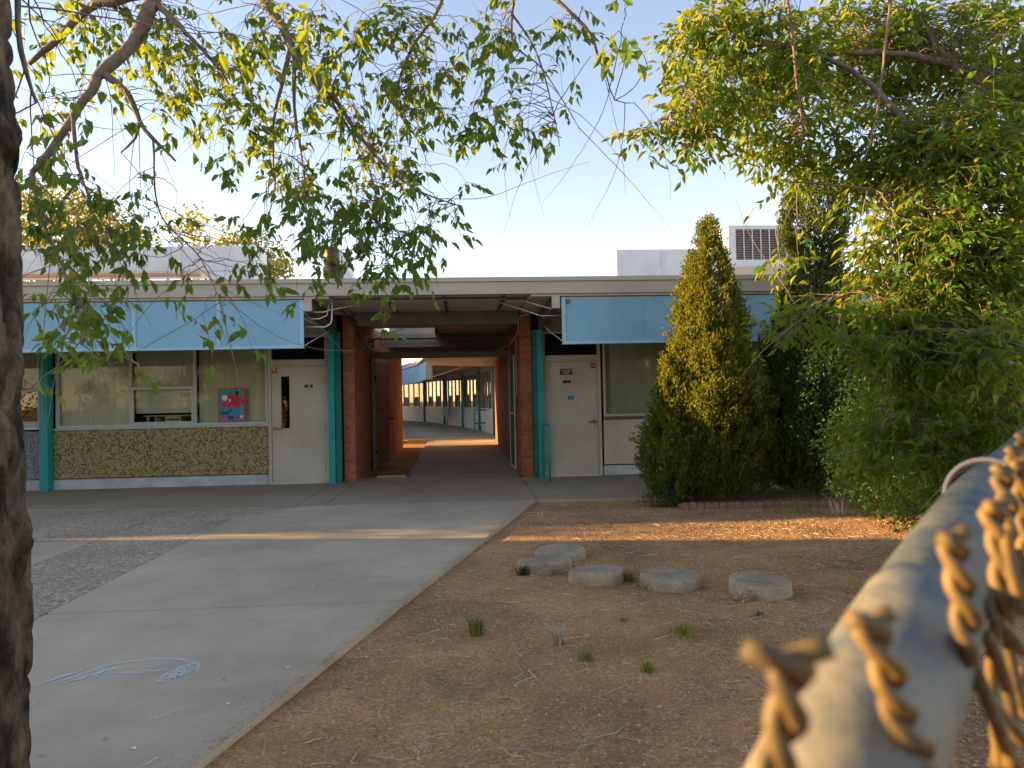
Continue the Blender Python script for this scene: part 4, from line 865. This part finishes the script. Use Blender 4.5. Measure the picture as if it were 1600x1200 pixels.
for L in LEFT_LIMBS:
    if L[0][2] > 2.9 and L[0][3] > .04:     # heavy limbs join the trunk above the frame
        q = Vector(L[0][:3]); m_ = (LT+q)/2+Vector((0, 0, .5)); L.insert(0, (*m_, L[0][3]*1.25)); L.insert(0, (*LT, .13))
ls = limb_objects(LEFT_LIMBS, tl, M['limb'], 'branch')
foliage(tl, LEFT_BLOBS, ls, .068, .47, 10, 1.0, M['leafL'], M['twig'], 300, .0022, .12)
# bare hanging twigs
tw = MB(); SPb = [s[0] for s in ls if s[1] < .03 and s[0].z < 3.4]
for _ in range(110):
    a = np.array(random.choice(SPb)); d = rng.normal(size=3)*np.array([.5, .3, .15]); d[2] -= .35; L = rng.uniform(.3, .95); p = a.copy(); pts = [p.copy()]
    d /= np.linalg.norm(d); bend = rng.normal(size=3)*.07; 
    for s in range(12):
        d = d+bend*.6+rng.normal(size=3)*.05+np.array([0, 0, -.05]); d /= np.linalg.norm(d); p = p+d*L/12; pts.append(p.copy())
    tw.tube(pts, list(np.linspace(.0028, .0008, 13)), 3, False)
tw.build('bare_twig', M['twig'], tl, kind='stuff')

tr_ = empty('leafy_tree', (RIGHT_LIMBS[0][0][0], RIGHT_LIMBS[0][0][1], 0), 'large narrow-leaved tree with reddish trunk filling the right side of the yard', 'tree')
rs_ = limb_objects(RIGHT_LIMBS[:1], tr_, M['rbark'], 'trunk'); rs_ += limb_objects(RIGHT_LIMBS[1:], tr_, M['limb'], 'branch')
MB().tube([(3.33, 4.48, 1.635), (3.42, 4.52, 1.60), (3.62, 4.6, 1.53), (3.95, 4.85, 1.45)], [.047, .05, .052, .06], 14).build('cut_branch', M['limb'], tr_, smooth=True, label='sawn-off pale branch stub poking out of the foliage')
foliage(tr_, RIGHT_BLOBS, rs_, .088, .38, 24, .5, M['leafR'], M['twig'], 300, .0028, .26)
tw = MB(); SPb = [s[0] for s in rs_ if s[1] < .05 and s[0].z < 2.2]
for _ in range(45):
    a = np.array(random.choice(SPb)); d = rng.normal(size=3)*np.array([.8, .5, .5]); d[0] -= .3; L = rng.uniform(.3, 1.0); p = a.copy(); pts = [p.copy()]
    d /= np.linalg.norm(d); bend = rng.normal(size=3)*.06
    for s in range(12):
        d = d+bend*.6+rng.normal(size=3)*.05; d /= np.linalg.norm(d); p = p+d*L/12; pts.append(p.copy())
    tw.tube(pts, list(np.linspace(.006, .0015, 13)), 3, False)
tw.build('bare_twig', M['limb'], tr_, kind='stuff')

def mass_tree(name, label, cat, blobs, leaf, wid, per, lm, trunk=None, group=None, spread=.5):
    base = Vector((blobs[0][0], blobs[0][1], 0)); t = empty(name, base, label, cat, group)
    P = []
    for cx, cy, cz, rx, ry, rz, n in blobs:
        q = rng.normal(size=(n, 3)); q /= np.linalg.norm(q, axis=1, keepdims=True); q *= rng.uniform(.3, 1, (n, 1))**.5
        P.append(np.array([cx, cy, cz])+q*np.array([rx, ry, rz]))
    P = np.concatenate(P); P = np.repeat(P, per, 0)+rng.normal(size=(len(P)*per, 3))*leaf*spread*3
    P[:, 2] = np.maximum(P[:, 2], -.03)
    n = len(P); D_ = rng.normal(size=(n, 3)); D_[:, 2] -= .3; Nn = rng.normal(size=(n, 3))*.8+np.array([0, 0, 1])
    V, F = leaves(P, D_, Nn, leaf*rng.uniform(.6, 1.3, n), leaf*wid*rng.uniform(.7, 1.3, n)); np_mesh('crown', V, F, lm, t, 'stuff', off=base)
    if trunk:
        c = Vector(blobs[0][:3]); mb = MB(); mb.tube([base+Vector((0, 0, -.1)), base.lerp(c, .5)+Vector((.05, .05, 0)), c], [trunk, trunk*.8, trunk*.4], 8); mb.build('trunk', M['limb'], t, smooth=True)
        mb = MB()
        for _ in range(14):
            e = Vector(P[rng.integers(0, n)]); m_ = (base.lerp(c, random.uniform(.3, .9))+e)/2+Vector((0, 0, -.1)); mb.tube([base.lerp(c, random.uniform(.25, .8)), m_, e], [trunk*.35, trunk*.2, trunk*.05], 5)
        mb.build('branches', M['limb'], t, smooth=True)
    return t
BL_ = ['yellow-lit tree behind the roof duct, closest to the dark trunk', 'second yellow-lit tree rising behind the roof duct', 'broad tree behind the middle of the roof duct', 'low rounded tree crown peeping over the roof duct', 'small tree crown between the roof duct and the vent pipe', 'low leafy crown behind the left end of the roof duct']
for b, l in zip(BACK_BLOBS, BL_): mass_tree('background_tree', l, 'tree', [b], .26, .55, 46, M['leafY'], .16, 'trees behind the school')
mass_tree('shrub', 'dark green leafy shrub mass under the right tree beside the dark juniper', 'shrub', SHRUB_BLOBS, .05, .45, 70, M['leafD'], .05)
mass_tree('shrub', 'low weedy bush at the foot of the pointed juniper', 'shrub', [(2.62, 9.62, .10, .24, .2, .14, 40), (2.9, 9.75, .13, .25, .18, .16, 30)], .035, .4, 26, M['leafD'], .01)

def juniper(name, x, y, hgt, prof, lobes, m, label, nplume, seed, trunk=.07):
    r_ = np.random.default_rng(seed); t = empty(name, (x, y, 0), label, 'juniper tree')
    P, D_, Nn, LL, LW = [], [], [], [], []
    zz = np.array([p_[0] for p_ in prof]); rr = np.array([p_[1] for p_ in prof])
    for cx, cy, zb, h_, sc, frac in lobes:
        npl = int(nplume*frac)
        for _ in range(npl):
            u = r_.uniform(0, 1); 
            while r_.uniform(0, 1) > np.interp(u, zz, rr)/rr.max()+.05: u = r_.uniform(0, 1)
            a = r_.uniform(0, 2*PI); R1 = np.interp(u, zz, rr)*sc
            lump = 1+.20*noise.noise(Vector((math.cos(a)*1.6+seed, math.sin(a)*1.6, u*hgt*.9)))+.13*noise.noise(Vector((math.cos(a)*4+seed, math.sin(a)*4, u*hgt*1.6)))
            dep = r_.uniform(.55, 1)**.6
            rad = R1*lump*dep
            c = np.array([cx+rad*math.cos(a), cy+rad*math.sin(a), zb+u*h_])
            up = np.array([math.cos(a)*(.42), math.sin(a)*(.42), 1.0])+r_.normal(size=3)*.16; up /= np.linalg.norm(up)
            ln = r_.uniform(.14, .30)*(1-.45*u); k_ = 38
            s = r_.uniform(0, 1, k_); wd = .042*np.sin(np.clip(s, .05, .95)*PI)**.6
            pos = c+up*(s*ln)[:, None]+r_.normal(size=(k_, 3))*wd[:, None]
            dr = up+r_.normal(size=(k_, 3))*.42
            P.append(pos); D_.append(dr); Nn.append(r_.normal(size=(k_, 3))); LL.append(r_.uniform(.035, .07, k_)); LW.append(r_.uniform(.014, .026, k_))
    P, D_, Nn, LL, LW = map(np.concatenate, (P, D_, Nn, LL, LW))
    P[:, 2] = np.maximum(P[:, 2], .02)
    V, F = leaves(P, D_, Nn, LL, LW); np_mesh('foliage', V, F, m, t, 'stuff', off=(x, y, 0))
    mb = MB(); mb.tube([(x, y, -.05), (x+.03, y, hgt*.4), (x+.05, y+.02, hgt*.9)], [trunk, trunk*.6, .01], 8)
    for i in range(9):
        a = i*2.4; z = .15+.11*i; mb.tube([(x, y, z*.5), (x+math.cos(a)*.18, y+math.sin(a)*.18, z+.4), (x+math.cos(a)*.42, y+math.sin(a)*.42, z+1.2)], [trunk*.45, trunk*.3, .006], 5)
    mb.build('trunk', M['limb'], t, smooth=True)
    return t
P1 = [(0, .40), (.04, .62), (.10, .76), (.20, .84), (.32, .82), (.45, .64), (.6, .50), (.75, .36), (.87, .20), (.95, .09), (1, .01)]
juniper('juniper', 3.36, 9.95, 3.95, P1, [(3.42, 9.98, .02, 3.80, .92, .85), (3.22, 9.85, .05, 3.30, .60, .35), (2.80, 9.75, .05, 1.9, .50, .22), (3.82, 9.85, .05, 2.1, .48, .22)], M['juniper'],
        'tall pointed juniper with a golden sunlit stripe down its front', 1700, 3)
P2 = [(0, .45), (.05, .7), (.15, .82), (.3, .80), (.45, .66), (.6, .45), (.72, .30), (.82, .44), (.92, .40), (.97, .25), (1, .05)]
juniper('juniper', 4.95, 10.05, 4.5, P2, [(5.0, 10.1, .02, 4.45, .98, 1.0), (4.7, 9.8, .02, 2.5, .7, .25)], M['juniper2'],
        'darker round-topped juniper shaded between the pointed juniper and the leafy tree', 1900, 8)

mass_tree('dapple_shrub', 'added unseen sparse shrub at the far left that dapples the sun band', 'shrub', [(-10, 9.55, 1.65, .9, .42, .45, 34)], .07, .5, 22, M['leafD'], .03)  # both shrubs added out of frame to break up the sun band
mass_tree('dapple_shrub', 'second added unseen shrub that dapples the sun band', 'shrub', [(-12.5, 10.2, 2.1, .9, .30, .6, 26)], .07, .5, 22, M['leafD'], .03)
M['asphalt'] = groundmat('asphalt', [(.04, .04, .04), (.06, .06, .058)], 120, .5, .4)
rd = MB().prism([(-60, -8), (60, -8), (60, -1.6), (-60, -1.6)], -.12, -.035).build('added_road', M['asphalt'], kind='structure'); rd['label'] = 'added unseen asphalt street that dulls the window reflections'  # added behind the camera so the windows mirror dark ground
# trees behind the camera that the windows mirror and that close the yard
mass_tree('street_tree', 'leafy street tree behind the photographer mirrored in the windows', 'tree', [(-9, -12, 4.2, 3.5, 2.5, 2.6, 90), (-12, -12, 3.4, 2.5, 2, 2, 50)], .22, .5, 60, M['leafY'], .2)
mass_tree('reflection_hedge', 'added unseen tall hedge that darkens the window reflections', 'hedge', [(x, -9, 1.6, 2.2, .8, 1.7, 60) for x in range(-16, 12, 3)], .16, .5, 60, M['leafD'])  # hedge added behind the camera for dark green window reflections
mass_tree('street_tree', 'second leafy street tree behind the photographer', 'tree', [(3, -14, 4.6, 4.0, 2.5, 3.0, 100), (8, -14, 3.4, 2.5, 2, 2, 50)], .22, .5, 60, M['leafY'], .2)

# ------------------------------------------------------------------ weeds and litter on the dirt
def pe(y): return -1.92+y*.2773
def tuft(x, y, n, h_, label, m='grass', name='grass_tuft', group='weeds in the dirt', spread=.05):
    mb = MB()
    for _ in range(n):
        a = random.uniform(0, 2*PI); l = h_*random.uniform(.5, 1.1); r = spread*random.random(); bx, by = x+r*math.cos(a), y+r*math.sin(a); z = ground_z(bx, by)-.005
        lean = random.uniform(.15, .7); w = .0028
        p0 = Vector((bx, by, z)); p1 = p0+Vector((math.cos(a)*lean*l*.35, math.sin(a)*lean*l*.35, l*.6)); p2 = p0+Vector((math.cos(a)*lean*l, math.sin(a)*lean*l, l*.9)); s = Vector((-math.sin(a), math.cos(a), 0))*w
        mb.poly([p0-s, p0+s, p1+s*.8, p1-s*.8]); mb.poly([p1-s*.8, p1+s*.8, p2])
    o = mb.build(name, M[m]); tag(o, label, 'weed', group); return o
tuft(.05, 4.62, 150, .15, 'tallest pale green grass tuft left of centre in the dirt')
tuft(.52, 4.38, 80, .13, 'straw-yellow grass tuft right of the tallest tuft', 'straw')
tuft(.66, 4.12, 60, .09, 'small grey-green tuft just below the straw-yellow tuft')
tuft(.95, 3.9, 60, .07, 'low dark weed in the middle of the dirt', 'leafR')
tuft(1.0, 4.75, 30, .05, 'faint green weed between the discs and the straw-yellow tuft', 'leafR')
tuft(1.30, 4.45, 90, .07, 'dark green weed patch right of centre below the smooth disc', 'leafR', spread=.10)
tuft(1.62, 4.2, 70, .08, 'sparse green weed on the litter patch')
tuft(1.9, 4.75, 26, .04, 'tiny weed below the rightmost disc', 'leafD')
tuft(.46, 6.14, 90, .10, 'green weed at the foot of the disc nearest the path', 'leafD')
tuft(.72, 6.10, 16, .10, 'thin grass stalks in front of the disc nearest the path')
tuft(1.36, 5.52, 16, .09, 'thin grass stalk leaning on the tilted disc')
tuft(1.28, 5.80, 90, .10, 'dull green weed between the smooth disc and the tilted disc')
tuft(4.05, 8.75, 120, .20, 'bright grass clump in front of the scalloped edging', spread=.30)
tuft(3.75, 8.7, 60, .10, 'low grass spreading before the scalloped edging', spread=.3)
tuft(4.5, 8.6, 50, .26, 'tall dry stalks at the right end of the bright grass', 'straw', spread=.2)
tuft(.9, 8.9, 12, .12, 'single dry stalks near the end of the path', 'straw')
# scattered material
def scatter(n, f):
    out = []
    while len(out) < n:
        y = 1.9+8.6*rng.uniform()**1.25; x = rng.uniform(-1.6, 7.3)
        if x < pe(y)+.015 and y < 10.3: continue
        if x/y > .85: continue
        if f(x, y): out.append((x, y, ground_z(x, y)))
    return np.array(out)
OCT = np.array([(1, 0, 0), (0, 1, 0), (-1, 0, 0), (0, -1, 0), (0, 0, 1), (0, 0, -.4)]); OF = np.array([(0, 1, 4), (1, 2, 4), (2, 3, 4), (3, 0, 4), (1, 0, 5), (2, 1, 5), (3, 2, 5), (0, 3, 5)])
def pebbles(n, lo, hi):
    P = scatter(n, lambda x, y: value_noise(x*.8, y*.8, 2) > -.35+.3*rng.uniform()-.2)
    s = rng.uniform(0, 1, n)**3*(hi-lo)+lo; a = rng.uniform(0, 2*PI, n)
    V = OCT[None]*np.stack([s*rng.uniform(.7, 1.4, n), s*rng.uniform(.7, 1.4, n), s*rng.uniform(.4, .8, n)], 1)[:, None]
    c, si = np.cos(a)[:, None], np.sin(a)[:, None]
    V = np.stack([V[..., 0]*c-V[..., 1]*si, V[..., 0]*si+V[..., 1]*c, V[..., 2]], -1)+P[:, None]+rng.normal(size=(n, 6, 3))*(s*.15)[:, None, None]
    return V.reshape(-1, 3), [(OF[None]+(np.arange(n)*6)[:, None, None]).reshape(-1, 3)]
V, F = pebbles(46000, .0025, .013)
n_ = 2600; y_ = rng.uniform(2, 10.2, n_); o_ = rng.exponential(.035, n_); Pp = np.stack([pe(y_)-o_, y_, np.full(n_, .001)], 1); s_ = rng.uniform(.002, .005, n_)
Vp = OCT[None]*s_[:, None, None]*np.array([1, 1, .6])+Pp[:, None]; k0 = len(V); V = np.concatenate([V, Vp.reshape(-1, 3)]); F = [np.concatenate([F[0], (OF[None]+(np.arange(n_)*6)[:, None, None]+k0).reshape(-1, 3)])]; o = np_mesh('gravel', V, F, M['pebble'], kind='stuff'); o['label'] = 'loose small gravel scattered over the dirt'
# dry leaves and chips
def litter_f(x, y):
    v = value_noise(x*.7+4, y*.7, 7); 
    dens = .25+v
    if x > 1.2 and y < 4.6: dens += .35
    if 2.4 < x < 4.6 and 5.2 < y < 7.3: dens += .6
    return rng.uniform() < dens
P = scatter(13000, litter_f); P[:, 2] += rng.uniform(.001, .008, len(P)); n = len(P)
D_ = rng.normal(size=(n, 3))*np.array([1, 1, .25]); Nn = rng.normal(size=(n, 3))*.35+np.array([0, 0, 1])
V, F = leaves(P, D_, Nn, rng.uniform(.010, .034, n), rng.uniform(.004, .012, n)); o = np_mesh('leaf_litter', V, F, M['litter'], kind='stuff'); o['label'] = 'dry leaf litter and chips on the dirt'
mb = MB(); P = scatter(1500, lambda x, y: rng.uniform() < .35+litter_f(x, y)*.6)
for x, y, z in P:
    a = rng.uniform(0, 2*PI); L = rng.uniform(.04, .17); b = rng.normal()*9; p = Vector((x, y, z+.004)); pts = [p.copy()]
    for s in range(6):
        a += b*L/6; p = p+Vector((math.cos(a), math.sin(a), 0))*L/6; p.z = max(ground_z(p.x, p.y), -.1)+.004+.006*rng.uniform(); pts.append(p.copy())
    mb.tube(pts, rng.uniform(.0009, .0022), 3, False)
o = mb.build('fallen_twigs', M['straw'], kind='stuff'); o['label'] = 'thin pale twigs lying on the dirt'
lp = empty('dead_weed', (1.93, 5.13, -.04), 'crumpled dry brown weed at the foot of the rightmost disc', 'weed', 'weeds in the dirt')
n = 70; Pd = np.array([1.93, 5.12, -.02])+rng.normal(size=(n, 3))*np.array([.05, .025, .02]); Pd[:, 2] = np.abs(Pd[:, 2]+.03)-.03
V, F = leaves(Pd, rng.normal(size=(n, 3)), rng.normal(size=(n, 3)), rng.uniform(.02, .04, n), rng.uniform(.008, .018, n)); np_mesh('dry_leaves', V, F, M['litter'], lp, 'stuff', off=(1.93, 5.13, -.04))
# few leaves on the path
mb_pts = [(-.50, 4.62), (-.54, 4.40), (-1.27, 3.95), (-.95, 3.35), (-1.55, 3.30), (-1.75, 3.18), (-2.2, 7.1), (-.2, 6.5), (.1, 7.9), (-1.1, 3.7), (-.7, 3.0), (-1.05, 6.0), (-1.9, 6.3)]
P = np.array([(x, y, .004) for x, y in mb_pts]); n = len(P)
for i in range(n):
    V, F = leaves(P[i:i+1], rng.normal(size=(1, 3))*np.array([1, 1, .1]), np.array([[.1, .2, 1.]]), np.array([.028]), np.array([.014]))
    o = np_mesh('fallen_leaf', V, F, M['litter']); tag(o, 'small dry brown leaf lying on the pale path', 'leaf', 'dry leaves on the path')

# chalk drawing
cm = bpy.data.materials.new('blue chalk'); cm.use_nodes = True; N = cm.node_tree.nodes; Lk = cm.node_tree.links; b_ = N['Principled BSDF']
b_.inputs['Base Color'].default_value = (.68, .73, .72, 1); b_.inputs['Roughness'].default_value = 1
tn = N.new('ShaderNodeTexNoise'); tn.inputs['Scale'].default_value = 55; tn.inputs['Detail'].default_value = 8; gg = N.new('ShaderNodeNewGeometry'); Lk.new(gg.outputs['Position'], tn.inputs[0])
rp_ = N.new('ShaderNodeValToRGB'); rp_.color_ramp.elements[0].position = .38; rp_.color_ramp.elements[1].position = .62; rp_.color_ramp.elements[1].color = (.6, .6, .6, 1); Lk.new(tn.outputs[0], rp_.inputs[0])
tb = N.new('ShaderNodeBsdfTransparent'); mxs = N.new('ShaderNodeMixShader'); Lk.new(rp_.outputs[0], mxs.inputs[0]); Lk.new(tb.outputs[0], mxs.inputs[1]); Lk.new(b_.outputs[0], mxs.inputs[2]); Lk.new(mxs.outputs[0], N['Material Output'].inputs[0])
chalk = empty('chalk_drawing', (-1.85, 4.08, 0), 'faint pale blue chalk face drawn on the concrete path', 'chalk drawing'); zc = .0025
def stroke(pts, w):
    global zc
    zc += .00003
    P = [Vector((x, y, zc)) for x, y in pts]; mb = MB()
    for i in range(len(P)-1):
        d = (P[i+1]-P[i]).normalized(); s = Vector((-d.y, d.x, 0))
        w0 = w*math.sin(PI*(i+.25)/(len(P)-.5)); w1 = w*math.sin(PI*(i+1.25)/(len(P)-.5)); mb.poly([P[i]-s*w0/2, P[i]+s*w0/2, P[i+1]+s*w1/2, P[i+1]-s*w1/2])
    mb.build('stroke', cm, chalk)
cx, cyc = -1.76, 4.10
stroke([(cx+.30*math.cos(a), cyc+.20*math.sin(a)) for a in np.linspace(-.35, PI+.2, 30)], .042)
stroke([(cx-.17, cyc+.01), (cx-.06, cyc+.0), (cx+.05, cyc+.0), (cx+.15, cyc+.03)], .045)
stroke([(cx-.13, cyc+.08), (cx-.09, cyc+.09), (cx-.06, cyc+.08)], .03); stroke([(cx+.04, cyc+.09), (cx+.08, cyc+.12), (cx+.10, cyc+.14)], .018)
for i in range(16):
    a = random.uniform(-.05, .3); q = cx+.24+random.uniform(-.03, .06); stroke([(q, cyc+.04+a*.3), (q-.04, cyc-.08+a*.3), (q-.09, cyc-.17+a*.2)], .024)
    q = cx-.30+random.uniform(-.12, .10); stroke([(q+.06, cyc+.05+a*.2), (q, cyc-.03+a*.2), (q-.07, cyc-.13+a*.2)], .024)
stroke([(cx+.02, cyc-.34), (cx+.06, cyc-.42)], .012); stroke([(cx+.06, cyc-.34), (cx+.0, cyc-.41)], .01)
for i in range(14):
    x = random.uniform(-2.6, -1.3); y = random.uniform(3.0, 3.7); stroke([(x, y), (x+random.uniform(-.02, .05), y+.05), (x+random.uniform(0, .12), y+.12)], random.uniform(.006, .02))
# plaster specks on path
mb = MB()
for x, y in ((-1.15, 3.62), (-.98, 4.08), (-1.2, 5.85), (-1.4, 3.2), (-.6, 6.0)):
    mb.prism([(x+.009*math.cos(a)*random.uniform(.6, 1.2), y+.009*math.sin(a)) for a in np.linspace(0, 2*PI, 7)[:-1]], .0008, .004)
o = mb.build('white_specks', M['signwhite'], kind='stuff'); o['label'] = 'tiny white specks scattered on the path'

# ------------------------------------------------------------------ chain link fence beside the camera
fe = empty('chain_link_fence', (RAIL[2][0], RAIL[2][1], 0), 'near chain-link fence with grey top rail and twisted wire ends', 'fence')
def smooth_pts(pts, n=10):
    pts = [Vector(p) for p in pts]; out = []
    for i in range(len(pts)-1):
        p0 = pts[max(i-1, 0)]; p1 = pts[i]; p2 = pts[i+1]; p3 = pts[min(i+2, len(pts)-1)]
        for k_ in range(n):
            t = k_/n; out.append(.5*((2*p1)+(p2-p0)*t+(2*p0-5*p1+4*p2-p3)*t*t+(3*p1-p0-3*p2+p3)*t**3))
    return out+[pts[-1]]
rl = smooth_pts(RAIL, 8)
MB().tube(rl, .019, 40).build('top_rail', M['rail'], fe, smooth=True)
ns = 27
MB().tube(rl[:ns], .0201, 40).build('rail_sleeve', M['sleeve'], fe, smooth=True)
# tie wire ring further along
ip = 40; c = rl[ip]; t = (rl[ip+1]-rl[ip]).normalized(); u_ = t.cross(Vector((0, 0, 1))).normalized(); v_ = u_.cross(t)
MB().tube([c+(u_*math.cos(a)+v_*math.sin(a))*.024+t*(.006*math.sin(a)) for a in np.linspace(0, 2*PI, 40)], .0019, 8).build('tie_wire', M['tie'], fe, smooth=True)
WR = .0022
for tw_, tips, in zip(TWISTS, TIPS):
    ax = smooth_pts(tw_, 16); L = [0]
    for i in range(1, len(ax)): L.append(L[-1]+(ax[i]-ax[i-1]).length)
    for s in (0, 1):
        pts = [Vector(tips[s])]
        for i, p in enumerate(ax):
            t = (ax[min(i+1, len(ax)-1)]-ax[max(i-1, 0)]).normalized(); a1_ = t.cross(Vector((0, 1, 0))).normalized(); a2_ = t.cross(a1_)
            ang = -2*PI*L[i]/.023+PI*s+.6; k_ = min(1, (i+1)/5)
            pts.append(p+(a1_*math.cos(ang)+a2_*math.sin(ang))*WR*1.0)
        MB().tube(smooth_pts(pts, 2), WR, 12).build('wire', M['wire'], fe, smooth=True)
for tl_ in TAILS: MB().tube(smooth_pts(tl_, 8), WR, 10).build('wire', M['wire'], fe, smooth=True)
# posts, bottom of the fabric further along the run
dirv = (rl[-1]-rl[20]); dirv.z = 0; dirv.normalize(); side = Vector((dirv.y, -dirv.x, 0))
base = rl[30]+side*.03; mb = MB()
for k_ in range(60):
    for s in (-1, 1):
        p0 = base+dirv*(k_*.05); q0 = Vector((p0.x, p0.y, 1.36)); H = 1.33; q1 = q0+dirv*s*.55*H*.9-Vector((0, 0, H))
        if k_*.05+s*.66 < -.05: continue
        pts = [q0.lerp(q1, t)+side*(.004*math.sin(t*60+s)) for t in np.linspace(0, 1, 8)]; mb.tube(pts, WR, 4, False)
mb.build('wire_fabric', M['wire'], fe, kind='stuff')
far_end = base+dirv*2.9; MB().tube([(far_end.x, far_end.y, -.1), (far_end.x, far_end.y, 1.42)], .03, 14).build('post', M['rail'], fe, smooth=True)
MB().tube([rl[-1], rl[-1]+dirv*2.0], .021, 16).build('top_rail', M['rail'], fe, smooth=True)
